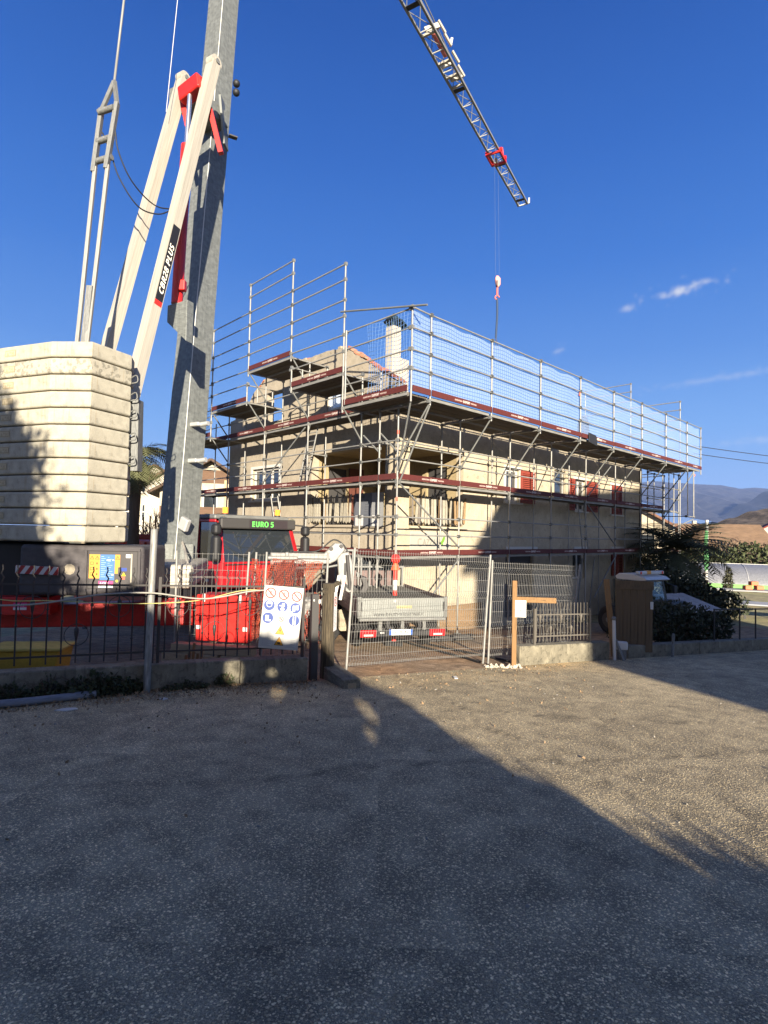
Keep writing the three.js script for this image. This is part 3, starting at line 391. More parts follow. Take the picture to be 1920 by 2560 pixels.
{
  const [g, L] = framed('safety_net', 'light blue debris net hung along the whole top deck of the long scaffold', 'net', 9.5, 5.75, -1, 'blue safety nets'); const nn = vnoise(55);
  net(L, (s, t) => { const u = -.6 + 20.4 * s, bay = (u + .6) / 2.565, sag = .06 * Math.pow(Math.sin(bay * Math.PI * 2), 2) * Math.pow(t, 3) + .07 * nn(u * 1.3, t * 3) * Math.sin(t * 3.1); return L(u, 5.78 + 1.98 * t - sag, -1.0 + .1 * (nn(u * .9, t * 2.4 + 9) - .5) * Math.sin(Math.PI * Math.min(1, t + .08))); }, 204, 19, .0042, true, g);
  const [g2, L2] = framed('safety_net', 'dark blue wide mesh net on the gable corner in front of the chimney', 'net', -.63, 5.75, -.3, 'blue safety nets');
  net(L2, (s, t) => L2(-.62 + .05 * Math.sin(s * 9 + t * 4), 5.8 + 1.95 * t - .05 * Math.sin(s * 6.3) ** 2, .55 - 1.55 * s), 15, 19, .0055, false, g2);
  const [g3, L3] = framed('safety_net', 'blue wide mesh net behind the crane mast at the left scaffold end', 'net', -.63, 5.75, 10.3, 'blue safety nets');
  net(L3, (s, t) => L3(-.62 + .05 * Math.sin(s * 9 + t * 4), 5.75 + 1.1 * t - .05 * Math.sin(s * 6.3) ** 2, 11.4 - 2.3 * s), 20, 10, .0055, false, g3);
}
{ // bag slumped over the toe board of the top deck
  const [g, L] = framed('work_bag', 'dark blue and black cloth bag slumped over the top deck toe board', 'bag', 8.45, 5.75, -1.0);
  const m1 = mesh(new THREE.SphereGeometry(1, 18, 14), mat([.06, .09, .17], { roughness: .95, map: grain }), 'sack', g); m1.scale.set(.3, .46, .17); m1.position.set(0, .42, -.2);
  const m2 = mesh(prism([[-.3, .15], [-.27, -.18], [.05, -.2], [.34, -.22], [.3, .02], [.22, .15]], .05, .015), M.black, 'flap', g); m2.position.set(0, .02, .12); m2.rotation.z = -.08;
  const m3 = mesh(new THREE.SphereGeometry(.07, 12, 8), mat([.5, .36, .28]), 'glove', g); m3.scale.set(1.3, .8, .6); m3.position.set(.36, .03, .17);
}
// ------------------------------------------------------------ the self-erecting crane
{
  const O = V(-4.4, gy(-11.5), -11.5), crane = thing('tower_crane', 'self-erecting tower crane with cream counterweight blocks, grey mast and red chassis', 'crane', O.toArray());
  const W = (x, y, z) => V(x, y, z).sub(O), W3 = p => W(...p);
  const a = V(.494, 0, -.87), b = V(.87, 0, .494);
  M.mast = mat([.26, .275, .255], { map: tex(512, (x, y) => { const v = 200 + 60 * (fbm(x / 40, y / 12) - .5) + 30 * (N2(x / 5, y / 60) - .5) + 14 * (N3(x / 2, y / 2) - .5); return [v, v, v]; }, 1), roughness: .5, metalness: .2 });
  // counterweight blocks
  const e = V(.938, 0, .346), n = V(.376, 0, -.927), o = V(-5.4, 0, -9.04);
  const poly = [[-1.95, 0], [0, 0], [.64, .21], [.67, .98], [.46, 1.25], [-2.35, 1.25], [-2.58, .95], [-2.55, .2]];
  const sh = new THREE.Shape(poly.map(p => new THREE.Vector2(...p)));
  const blockGeo = new THREE.ExtrudeGeometry(sh, { depth: .256 - .07, bevelEnabled: true, bevelThickness: .035, bevelSize: .035, bevelOffset: -.035, bevelSegments: 3 }).translate(0, 0, .035).applyMatrix4(new THREE.Matrix4().makeBasis(e, n, YUP));
  const conc = k => tex(512, (x, y) => { let v = 228 + 34 * (fbm(x / 34 + k * 13, y / 34) - .5) + 18 * (N3(x / 2 + k * 7, y / 2) - .5); const st = k === 1 ? fbm(x / 16 + 3, y / 16) : fbm(x / 26 + k * 31, y / 26 + 8); if (st > (k === 1 ? .56 : .72)) v -= k === 1 ? 40 : 16; const ru = Math.max(0, fbm(x / 9 + k * 17, y / 130 + 4) - .64) * (k ? 1 : .5); return [v - 60 * ru, (v - 100 * ru) * .98, (v - 150 * ru) * .93]; }, .6);
  const cm = [0, 1, 2].map(k => mat([.44, .425, .37], { map: conc(k), bumpMap: plasterB, bumpScale: .004, roughness: .85 }));
  const imp = canvasTex(128, 56, (x, w, h) => { x.fillStyle = '#e6d9b8'; x.fillRect(0, 0, w, h); x.strokeStyle = '#b9ad8c'; x.lineWidth = 5; x.strokeRect(6, 6, w - 12, h - 12); x.fillStyle = '#cabd9b'; x.beginPath(); x.moveTo(22, 46); x.lineTo(34, 16); x.lineTo(48, 46); x.fill(); x.fillRect(56, 16, 16, 14); x.fillRect(80, 16, 9, 30); x.fillRect(98, 16, 9, 30); x.fillRect(84, 27, 16, 8); });
  const impM = mat([.5, .48, .45], { map: imp, bumpMap: imp, bumpScale: .004, roughness: .85 });
  for (let i = 0; i < 12; i++) {
    const m = mesh(blockGeo, cm[i === 10 ? 1 : i % 2 ? 2 : 0], 'counterweight_block', crane); m.position.copy(o).add(V(0, 2.06 + i * .27, 0)).sub(O); m.rotation.y = (rnd() - .5) * .006; m.position.addScaledVector(e, (rnd() - .5) * .02);
    const p = mesh(new THREE.PlaneGeometry(.26, .11), impM, 'cast_mark', m); p.position.copy(e.clone().multiplyScalar(-1.05 + .012 * i)).addScaledVector(n, -.004).add(V(0, .135, 0)); p.rotation.y = Math.atan2(-n.x, -n.z);
  }
  // lifting loops and grey plates at the stack's right rear
  for (const y of [4.9, 4.6, 4.3, 3.9, 3.5]) { const c = W(-4.42, y, -9.75); mesh(tubeGeo([c, c.clone().add(V(.1, .04, .02)), c.clone().add(V(.12, -.07, .02)), c.clone().add(V(0, -.1, 0))], .012, 12, 5), M.galvDull, 'lifting_loop', crane); }
  beam(crane, 'side_plate', W(-4.38, 4.55, -9.95), W(-4.36, 3.3, -9.95), .12, .2, M.galvDull);
  // machine housing under the blocks
  M.housing = mat([.075, .067, .068], { roughness: .75, map: grain });
  const hs = rbox(crane, 'machine_housing', W(-4.9, 1.6, -9.78).toArray(), [1.95, .82, 1.15], M.housing, .07, .06);
  const st = canvasTex(512, 400, (x, w, h) => { x.fillStyle = '#4d4948'; x.fillRect(0, 0, w, h); x.strokeStyle = '#2a2827'; x.lineWidth = 8; x.strokeRect(4, 4, w - 8, h - 8); x.fillStyle = '#e7a93f'; x.fillRect(10, 40, 110, 250); x.fillRect(276, 40, 52, 130); x.fillRect(276, 168, 34, 70); x.fillStyle = '#4b7fbf'; x.fillRect(122, 40, 152, 266); x.fillStyle = '#a9c6e6'; for (let i = 0; i < 11; i++) { x.fillRect(132, 60 + i * 21, 30 + (i * 17 % 30), 5); x.fillRect(200, 66 + i * 21, 18 + (i * 29 % 42), 4); } x.fillStyle = '#fff'; x.fillRect(190, 92, 36, 12); x.fillRect(250, 92, 16, 12); x.font = 'bold 24px sans-serif'; x.fillText('CE', 238, 258); x.strokeStyle = '#6b4510'; x.lineWidth = 4; for (const [cx, cy] of [[38, 72], [92, 72], [302, 72]]) { x.beginPath(); x.moveTo(cx - 20, cy + 18); x.lineTo(cx, cy - 16); x.lineTo(cx + 20, cy + 18); x.closePath(); x.stroke(); x.fillStyle = '#6b4510'; x.fillRect(cx - 2, cy - 4, 4, 12); } for (let i = 0; i < 3; i++) { x.strokeRect(24, 120 + i * 56, 30, 26); x.fillRect(84, 124 + i * 56, 14, 20); } x.fillStyle = '#e64c8c'; x.fillRect(112, 316, 152, 44); x.fillStyle = '#fff'; x.font = 'bold 30px sans-serif'; x.fillText('A CME', 126, 349); x.fillRect(112, 360, 152, 26); x.fillRect(388, 36, 46, 36); x.fillStyle = '#2f4da8'; x.fillRect(344, 176, 58, 36); x.fillStyle = '#f2d11c'; x.beginPath(); x.moveTo(346, 262); x.lineTo(370, 222); x.lineTo(394, 262); x.fill(); x.fillStyle = '#d76a52'; x.fillRect(346, 268, 40, 30); x.fillStyle = '#cfd04a'; x.beginPath(); x.arc(302, 314, 14, 0, 7); x.fill(); x.fillStyle = '#c9c0a8'; x.fillRect(440, 30, 14, 300); });
  const sp = mesh(new THREE.PlaneGeometry(.78, .62), mat([.6, .6, .6], { map: st, roughness: .6 }), 'stickered_panel', hs); sp.position.set(.5, .02, .579);
  for (const [c, s] of [[[.5, .345, .585], [.86, .035, .03]], [[.5, -.315, .585], [.86, .035, .03]], [[.92, .015, .585], [.035, .62, .03]], [[.08, .015, .585], [.035, .62, .03]]]) box(hs, 'panel_frame', c, s, M.housing);
  const hz = canvasTex(256, 48, (x, w, h) => { x.fillStyle = '#e9e5df'; x.fillRect(0, 0, w, h); x.fillStyle = '#b01818'; for (let i = -1; i < 6; i++) { x.beginPath(); x.moveTo(i * 56, h); x.lineTo(i * 56 + 28, h); x.lineTo(i * 56 + 60, 0); x.lineTo(i * 56 + 32, 0); x.fill(); } });
  const hp = mesh(new THREE.BoxGeometry(.66, .13, .02), mat([1, 1, 1], { map: hz, color: lin(.6, .6, .6), roughness: .5 }), 'hazard_plate', crane); hp.position.copy(W(-5.52, 1.6, -9.12)); hp.rotation.y = .06; hp.rotation.z = -.03;
  const grime = mesh(new THREE.CircleGeometry(.09, 9), mat([.4, .36, .28], { map: plasterT }), 'worn_patch', hs); grime.position.set(-.18, .02, .5765);
  rbox(crane, 'added_dark_box', W(-6.85, 1.5, -10.2).toArray(), [1.9, 1.05, 1.3], M.black, .06, .2); const rbx = rbox(crane, 'ballast_tray', W(-6.2, .98, -9.62).toArray(), [1.3, .3, .5], M.redPaint, .02, .2); const st2 = mesh(new THREE.PlaneGeometry(.2, .12), mat([.8, .8, .8], { map: canvasTex(128, 76, (x, w, h) => { x.fillStyle = '#d84a86'; x.fillRect(0, 0, w, 50); x.fillStyle = '#e6e2e2'; x.fillRect(0, 50, w, 26); x.font = 'bold 34px sans-serif'; x.fillText('ACME', 12, 38); }) }), 'sticker', rbx); st2.position.set(.2, 0, .2525);  // black box left of the housing added to fill the dark under the crane
  // slewing platform and ring
  rbox(crane, 'slewing_platform', W(-4.45, 1.39, -12.3).toArray(), [1.05, .46, 2.9], M.cream, .08, .2);
  for (const y of [1.3, 1.44]) rbox(crane, 'platform_rib', W(-4.45, y, -12.3).toArray(), [1.08, .035, 2.93], M.cream, .015, .2);
  pipe(crane, 'slewing_ring', W(-4.3, 1.0, -11.5), W(-4.3, 1.17, -11.5), .62, M.black, new THREE.CylinderGeometry(1, 1, 1, 32));
  pipe(crane, 'pedestal', W(-4.3, .5, -11.5), W(-4.3, 1.0, -11.5), .5, M.redPaint, new THREE.CylinderGeometry(1, 1, 1, 28));
  // chassis arms on jacks
  const armGeo = (L, h0, h1, w) => { const s = new THREE.Shape([[0, -h0 / 2], [L, -h1 / 2], [L, h1 / 2], [0, h0 / 2]].map(p => new THREE.Vector2(...p))); return new THREE.ExtrudeGeometry(s, { depth: w - .04, bevelEnabled: true, bevelThickness: .02, bevelSize: .02, bevelOffset: -.02, bevelSegments: 2 }).translate(0, 0, -w / 2 + .02); };
  const arm = (x0, z0, x1, z1, y0, h0, h1) => { const d = Math.hypot(x1 - x0, z1 - z0), m = mesh(armGeo(d, h0, h1, .3), M.redPaint, 'chassis_arm', crane); m.position.copy(W(x0, y0, z0)); m.rotation.y = -Math.atan2(z1 - z0, x1 - x0); for (const q of [.015]) { const f = mesh(new THREE.BoxGeometry(d, .02, .34), M.redPaint, 'flange', m); f.position.set(d / 2, h0 / 2 * .78, 0); } };
  arm(-3.55, -10.75, -8.3, -9.15, .76, .46, .3); arm(-4.3, -11.5, -2.6, -10.6, .72, .44, .5); arm(-4.3, -11.5, -7.4, -14, .72, .44, .3); arm(-4.3, -11.5, -2.0, -14.2, .72, .44, .3);
  const bx = rbox(crane, 'outrigger_box', W(-2.8, .73, -10.42).toArray(), [.98, .82, .5], M.redPaint, .015, -.16);
  for (const x of [-.35, .33]) box(bx, 'white_strap', [x, .36, .255], [.05, .14, .012], M.white); for (const x of [-.44, .44]) box(bx, 'label_plate', [x, -.17, .2555], [.08, .07, .01], M.white); box(bx, 'side_plate', [-.497, 0, 0], [.012, .78, .46], mat([.16, .05, .035], { map: grain })); box(bx, 'reflector', [-.505, .2, .05], [.01, .14, .06], mat([.8, .6, .05]));
  for (const [x, z] of [[-2.5, -10.6], [-8.1, -9.2], [-7.2, -13.9], [-2.2, -14]]) { pipe(crane, 'jack', W(x, gy(z) + .2, z), W(x, .55, z), .06, M.galvDull); }
  // mast: tapered square tube leaning a little
  const mast = (() => { const p0 = V(-4.86, 1.5, -13.4), p1 = V(-4.06, 21.6, -14.0), d = p1.clone().sub(p0), L = d.length(); d.normalize(); const g = new THREE.CylinderGeometry(.45 / Math.SQRT2, .625 / Math.SQRT2, L, 4, 24).rotateY(Math.PI / 4); const gg = g.toNonIndexed(); gg.computeVertexNormals(); const uv = gg.attributes.uv; for (let i = 0; i < uv.count; i++) uv.setXY(i, uv.getX(i) * 2.2, uv.getY(i) * 9); const m = mesh(gg, M.mast, 'mast', crane); const zc = a.clone().negate(), xx = d.clone().cross(zc).normalize(), zz = xx.clone().cross(d); m.quaternion.setFromRotationMatrix(new THREE.Matrix4().makeBasis(xx, d, zz)); m.position.copy(p0.clone().add(p1).multiplyScalar(.5)).sub(O);
    for (const [sx, sz] of [[1, 1]]) { const s = pipe(m, 'corner_highlight', [sx * .309, -L / 2, sz * .309], [sx * .223, L / 2, sz * .223], .012, M.mastHighlight || (M.mastHighlight = mat([.5, .5, .46], { roughness: .5, metalness: .2 })), UCYL6); }  // pale strip painted in for the light edge of the rounded front corner
    const ax = t => p0.clone().addScaledVector(d, t); m.userData.ax = undefined; return { m, ax, d }; })();
  const foot = mesh(new RoundedBoxGeometry(.66, .5, .66, 2, .03), M.mast, 'mast_foot', crane); foot.position.copy(W(-4.85, 1.72, -13.38)); foot.rotation.y = .52;
  // floodlight fittings and knobs on the mast
  const lampM = mat([.45, .45, .43], { metalness: .4, roughness: .5 });
  for (const [x, y, z] of [[-4.45, 4.75, -13.2], [-4.48, 3.9, -13.2]]) { const h = rbox(crane, 'bracket_arm', W(x, y, z).toArray(), [.34, .1, .14], lampM, .03, -.5); const l = pipe(crane, 'sensor_head', W(x + .14, y, z + .02), W(x + .34, y + .02, z + .1), .055, lampM); }
  { const h = rbox(crane, 'floodlight', W(-4.55, 2.42, -13.0).toArray(), [.26, .3, .14], lampM, .04, -.5); h.rotation.z = -.4; }
  for (const y of [12.1, 12.32]) { const s = mesh(new THREE.SphereGeometry(.085, 12, 10), M.black, 'warning_lamp', crane); s.position.copy(W(-3.74, y + .65, -13.2)); }
  box(crane, 'step_plate', W(-3.84, 11.8, -13.4).toArray(), [.2, .03, .12], M.steelDark, .5);
  mesh(tubeGeo([W(-4.6, 2.0, -13.05), W(-4.35, 1.85, -12.5), W(-4.0, 1.72, -11.6), W(-3.84, 1.5, -11.25), W(-3.9, 1.3, -11.28)], .03, 20, 8), M.cream, 'hose', crane);
  // the two cream struts
  const strutP = [[[-3.83, 12.22, -11.75], [-4.95, 1.95, -9.75]], [[-4.64, 12.22, -12.2], [-5.92, 1.92, -10.2]]];
  strutP.forEach(([t, bt], i) => { const s = beam(crane, 'strut', W3(bt), W3(t), .22, .2, M.cream); const d = V(...t).sub(V(...bt)).normalize(); const tip = W3(t).addScaledVector(d, .02); const c = pipe(crane, 'strut_eye', tip.clone().addScaledVector(b, -.09), tip.clone().addScaledVector(b, .09), .14, M.cream, new THREE.CylinderGeometry(1, 1, 1, 18)); pipe(crane, 'strut_pin', tip.clone().addScaledVector(b, -.13), tip.clone().addScaledVector(b, .13), .05, M.galvDull);
    if (!i) { const tx = canvasTex(1024, 128, (x, w, h) => { x.fillStyle = '#1b1a1a'; x.fillRect(0, 0, w, h); x.fillStyle = '#c0271d'; x.fillRect(0, 0, 60, h); x.fillStyle = '#efe6cf'; x.font = 'italic bold 112px sans-serif'; x.fillText('CBR28 PLUS', 140, 104, 840); }); const p = mesh(new THREE.PlaneGeometry(1.75, .165), mat([1, 1, 1], { map: tx, roughness: .5 }), 'type_lettering', crane); const Xa = d, Za = d.clone().cross(YUP).normalize(), Ya = Za.clone().cross(Xa); p.quaternion.setFromRotationMatrix(new THREE.Matrix4().makeBasis(Xa, Ya, Za)); p.position.copy(W3(bt)).addScaledVector(d, 5.55).addScaledVector(Za, .1145); } });
  // hydraulic cylinder, bracket and red linkage
  pipe(crane, 'cylinder_barrel', W(-4.42, 7.0, -11.72), W(-4.33, 10.4, -11.72), .115, M.redPaint, new THREE.CylinderGeometry(1, 1, 1, 20)); pipe(crane, 'piston_rod', W(-4.33, 10.4, -11.72), W(-4.3, 11.55, -11.72), .05, mat([.75, .75, .75], { metalness: .9, roughness: .2 }));
  rbox(crane, 'valve_block', W(-4.28, 7.35, -11.62).toArray(), [.14, .22, .14], M.redPaint, .02); pipe(crane, 'cylinder_pin', W(-4.56, 6.9, -11.78), W(-4.28, 6.9, -11.66), .07, M.galvDull);
  { const g = prism([[-.02, 0], [.5, .05], [.5, -.8], [-.02, -.35]], .2, .01); const m = mesh(g, M.mast, 'cylinder_bracket', crane); m.position.copy(W(-4.5, 6.95, -11.85)); m.rotation.y = -.4; }
  const link = rbox(crane, 'linkage', W(-4.28, 11.66, -11.78).toArray(), [.6, .34, .26], M.redPaint, .04, -.5); link.rotation.z = .22;
  beam(crane, 'linkage_arm', W(-4.58, 11.68, -12.0), W(-4.42, 11.0, -12.0), .09, .1, M.redPaint); beam(crane, 'linkage_arm', W(-3.86, 11.2, -11.72), W(-3.6, 10.25, -11.72), .11, .1, M.redPaint);
  rbox(crane, 'mast_head_bracket', W(-4.5, 12.1, -12.9).toArray(), [.66, .36, 1.2], M.mast, .02, -.5); beam(crane, 'mast_head_cheek', W(-4.05, 12.5, -13.1), W(-3.95, 11.4, -13.2), .05, .34, M.mast);
  // tie bars, coupling frame and ropes
  const P = (nm, p, q, r, m = M.galv) => pipe(crane, nm, W3(p), W3(q), r, m);
  beam(crane, 'tie_bar', W(-5.42, 5.3, -9.8), W(-5.38, 8.85, -10.1), .06, .05, M.galv); beam(crane, 'tie_bar', W(-5.18, 5.3, -9.68), W(-5.1, 8.82, -10.0), .06, .05, M.galv); beam(crane, 'tie_plate', W(-5.24, 5.35, -9.7), W(-5.2, 6.5, -9.75), .1, .05, M.galvDull);
  beam(crane, 'coupling_cheek', W(-5.41, 8.75, -10.1), W(-5.36, 10.0, -10.2), .07, .09, M.galvDull); beam(crane, 'coupling_cheek', W(-5.13, 8.75, -10.0), W(-5.03, 10.05, -10.1), .07, .09, M.galvDull); beam(crane, 'coupling_cheek', W(-5.36, 9.98, -10.2), W(-5.12, 10.5, -10.15), .05, .07, M.galvDull); beam(crane, 'coupling_cheek', W(-5.03, 10.03, -10.1), W(-5.12, 10.5, -10.15), .05, .07, M.galvDull);
  for (const y of [8.98, 9.35, 9.9]) P('coupling_roller', [-5.38, y, -10.14], [-5.06, y + .03, -10.05], .055, M.galvDull);
  P('tie_rope', [-5.12, 10.5, -10.15], [-5.3, 23.4, -12.2], .022); P('hoist_rope', [-4.72, 11.0, -11.55], [-4.35, 23, -12.4], .007, M.white);
  for (const pts of [[[-5.04, 9.52, -10.1], [-5.0, 9.2, -10.15], [-4.84, 8.78, -10.4], [-4.6, 8.62, -10.9], [-4.36, 8.72, -11.2]], [[-5.28, 9.5, -10.1], [-5.1, 9.1, -10.1], [-5.0, 8.75, -10.2], [-4.75, 8.36, -10.5], [-4.55, 8.45, -10.9], [-4.4, 8.7, -11.2]]]) mesh(tubeGeo(pts.map(W3), .013, 40, 6), M.black, 'control_cable', crane);
  // ---------------- jib
  const J0 = V(-3.6, 21.6, -12.6), T = V(7.68, 21.5, -32.25), jd = T.clone().sub(J0), JL = jd.length(); jd.normalize(); const lat = V(-jd.z, 0, jd.x).normalize();
  const jib = new THREE.Group(); jib.name = 'jib'; crane.add(jib); const J = (s, l, h) => J0.clone().addScaledVector(jd, s).addScaledVector(lat, l).add(V(0, h, 0)).sub(O);
  const jm = mat([.22, .22, .21], { roughness: .6, metalness: .3 }), jl = mat([.5, .5, .47], { roughness: .6, metalness: .3 });
  const half = s => .31 - .05 * s / JL, hh = s => .75 - .2 * s / JL;
  for (const l of [-1, 1]) beam(jib, 'bottom_chord', J(0, l * half(0), 0), J(JL, l * half(JL), 0), .085, .085, jm); beam(jib, 'top_chord', J(0, 0, hh(0)), J(JL, 0, hh(JL)), .08, .08, jm);
  const nb = 21, lac = new Bag(), cross = []; for (let i = 0; i < nb; i++) { const s0 = JL * i / nb, s1 = JL * (i + 1) / nb, sm = (s0 + s1) / 2; for (const l of [-1, 1]) { lac.bar(J(s0, l * half(s0), 0), J(sm, 0, hh(sm)), .018); lac.bar(J(sm, 0, hh(sm)), J(s1, l * half(s1), 0), .018); } lac.bar(J(s0, -half(s0), 0), J(s1, half(s1), 0), .016); pipe(jib, 'cross_bar', J(s1, -half(s1), 0), J(s1, half(s1), 0), .024, jl, UCYL6); }
  lac.build('lacing', jm, jib, 'stuff');
  const sA = p => V(...p).sub(J0).dot(jd);
  for (const s of [sA([.7, 21.5, -20.0]), 13.0, 18.6, 22.1]) { const pl = beam(jib, 'sign_plate', J(s, -.25, -.02), J(s, .25, -.02), .2, .02, M.black); }
  { // folding joint with its cylinder
    const s = sA([1.75, 21.5, -22.0]); rbox(jib, 'fold_cylinder', J(s, .05, .3).toArray(), [.22, .22, 1.3], mat([.4, .1, .09], { roughness: .5 }), .1, Math.atan2(jd.x, jd.z)); for (const [ds, l, h] of [[-.9, .05, .32], [.85, -.1, .25], [1.5, .1, .1]]) { beam(jib, 'fold_bracket', J(s + ds, l - .22, h - .1), J(s + ds + .35, l + .2, h + .2), .12, .2, M.cream); } for (const ds of [-.9, .6, 1.4, 2.0]) beam(jib, 'fold_crossbeam', J(s + ds, -half(s), .02), J(s + ds, half(s), .02), .09, .09, M.cream);
    for (const [ds, h] of [[-.5, .8], [.1, .75], [.9, .65], [1.5, .5]]) beam(jib, 'fold_lever', J(s + ds, .2, h), J(s + ds + .35, .36, h - .3), .07, .1, M.cream); rbox(jib, 'fold_drum', J(s + 1.7, .1, .2).toArray(), [.3, .26, .3], M.galvDull, .1); beam(jib, 'fold_antenna', J(s + .5, .3, .5), J(s + .5, .36, .8), .09, .09, M.white);
    beam(jib, 'tip_bar', J(JL, -.34, 0), J(JL, .34, 0), .06, .06, jl); beam(jib, 'tip_marker', J(JL, .34, 0), J(JL, .34, .3), .08, .08, M.white); }
  { // trolley and hook
    const s = sA([5.2, 21.5, -28.2]), tr = new THREE.Group(); tr.name = 'trolley'; crane.add(tr);
    for (const l of [-1, 1]) { beam(tr, 'side_frame', J(s - .55, l * .36, -.1), J(s + .45, l * .36, -.1), .06, .16, M.redPaint); for (const q of [-.4, .3]) pipe(tr, 'wheel', J(s + q, l * .26, .02), J(s + q, l * .42, .02), .09, M.redPaint); beam(tr, 'hanger', J(s, l * .36, -.1), J(s, l * .3, .35), .05, .1, M.redPaint); }
    for (const q of [-.5, .4]) beam(tr, 'cross_member', J(s + q, -.36, -.14), J(s + q, .36, -.14), .08, .1, M.redPaint); pipe(tr, 'rope_sheave', J(s, -.03, -.2), J(s, .03, -.2), .13, M.cream, new THREE.CylinderGeometry(1, 1, 1, 20));
    const hk = new THREE.Group(); hk.name = 'hook_block'; crane.add(hk); const hx = 5.45, hz = -28.1, Q = (x, y, z) => W(hx + x, y, hz + z);
    for (const l of [-.09, .09]) pipe(hk, 'hoist_rope', Q(l, 15.4, 0), J(s, l, -.2), .003, M.galvDull, UCYL6);
    const bm = mat([.45, .16, .12], { roughness: .5 }); const g = prism([[-.16, .1], [-.1, -.35], [.06, -.5], [.2, -.3], [.2, .12], [.05, .3], [-.1, .3]], .2, .03); const m = mesh(g, bm, 'block_body', hk); m.scale.setScalar(.75); m.position.copy(Q(0, 15.12, -.08)); box(hk, 'block_cheek', Q(-.03, 14.95, .02).toArray(), [.07, .26, .2], M.steelDark);
    pipe(hk, 'swivel', Q(0, 14.35, 0), Q(0, 14.75, 0), .05, mat([.5, .12, .1])); mesh(new THREE.TorusGeometry(.1, .035, 8, 16, 4.6), mat([.5, .12, .1]), 'hook', hk).position.copy(Q(0, 14.25, 0));
    mesh(tubeGeo([Q(0, 14.2, 0), Q(.01, 13.4, .02), Q(-.02, 12.6, 0), Q(-.04, 12.2, 0)], .05, 20, 6), mat([.03, .05, .09], { roughness: .9 }), 'sling', hk); for (const x of [-.06, .12]) pipe(hk, 'sling_leg', Q(-.04, 12.25, 0), Q(x, 11.6, 0), .025, mat([.03, .05, .12]));
  }
  // apex of the mast and pendant lines (above the picture)
  beam(crane, 'apex_post', W(-3.6, 21.5, -12.6), W(-3.9, 24.0, -12.3), .25, .25, M.mast); P('jib_pendant', [-3.9, 24, -12.3], [3.2, 22.25, -24.6], .02);
}
// ------------------------------------------------------------ low walls and fences along the road
M.wallConc = mat([.33, .31, .255], { map: tex(512, (x, y) => { const st = fbm(x / 14, y / 50); const v = 190 + 90 * (fbm(x / 60, y / 60) - .5) + 26 * (N3(x / 2, y / 2) - .5) - (st > .6 ? 70 * (st - .6) * 2 : 0) - (fbm(x / 20 + 60, y / 20) > .68 ? 30 : 0); return [v, v * .98, v * .92]; }, .8), bumpMap: plasterB, bumpScale: .008, roughness: .95 });
M.iron = mat([.045, .04, .037], { roughness: .6, metalness: .35 });
M.ironPale = mat([.11, .098, .08], { roughness: .7, metalness: .2 });
function lowWall(label, pts, h, th) { // pts [x,z] front foot line
  const w = thing('low_wall', label, 'wall', [pts[0][0], gy(pts[0][1]), pts[0][1]], 0, 'low concrete walls along the road');
  for (let i = 1; i < pts.length; i++) { const [x0, z0] = pts[i - 1], [x1, z1] = pts[i], L = Math.hypot(x1 - x0, z1 - z0), nx = (z1 - z0) / L, nz = -(x1 - x0) / L;   // inward normal
    const a = V(x0 + nx * th / 2, gy(z0) + h / 2 - .15, z0 + nz * th / 2), b = V(x1 + nx * th / 2, gy(z1) + h / 2 - .15, z1 + nz * th / 2), org = w.position; const n = Math.max(1, Math.round(L / 2.2)); for (let k = 0; k < n; k++) { const p = a.clone().lerp(b, k / n), q = a.clone().lerp(b, (k + 1) / n); const d = q.clone().sub(p); const g = new RoundedBoxGeometry(d.length() - .008, h + .3, th, 2, .018); const uv = g.attributes.uv, po = g.attributes.position; for (let v = 0; v < uv.count; v++) uv.setXY(v, po.getX(v) + k * 1.7, po.getY(v) + po.getZ(v)); const m = mesh(g, M.wallConc, 'wall_section', w); m.position.copy(p.lerp(q, .5)).sub(org); m.rotation.order = 'YZX'; m.rotation.y = -Math.atan2(d.z, d.x); m.rotation.z = Math.atan2(d.y, Math.hypot(d.x, d.z)); } }
  return w;
}
lowWall('long low concrete wall under the crane, carrying the black wrought iron fence', [[-9, -4.58], [-4.7, -6.98], [-3.19, -7.86], [-2.06, -8.42], [-1.12, -8.79]], .36, .25);
lowWall('short sunlit low wall beside the timber post', [[2.62, -10.86], [4.75, -11.93]], .36, .25);
lowWall('shaded low wall running off to the right below the hedge', [[5.25, -12.18], [9.37, -14.18], [20, -19.4]], .26, .25);
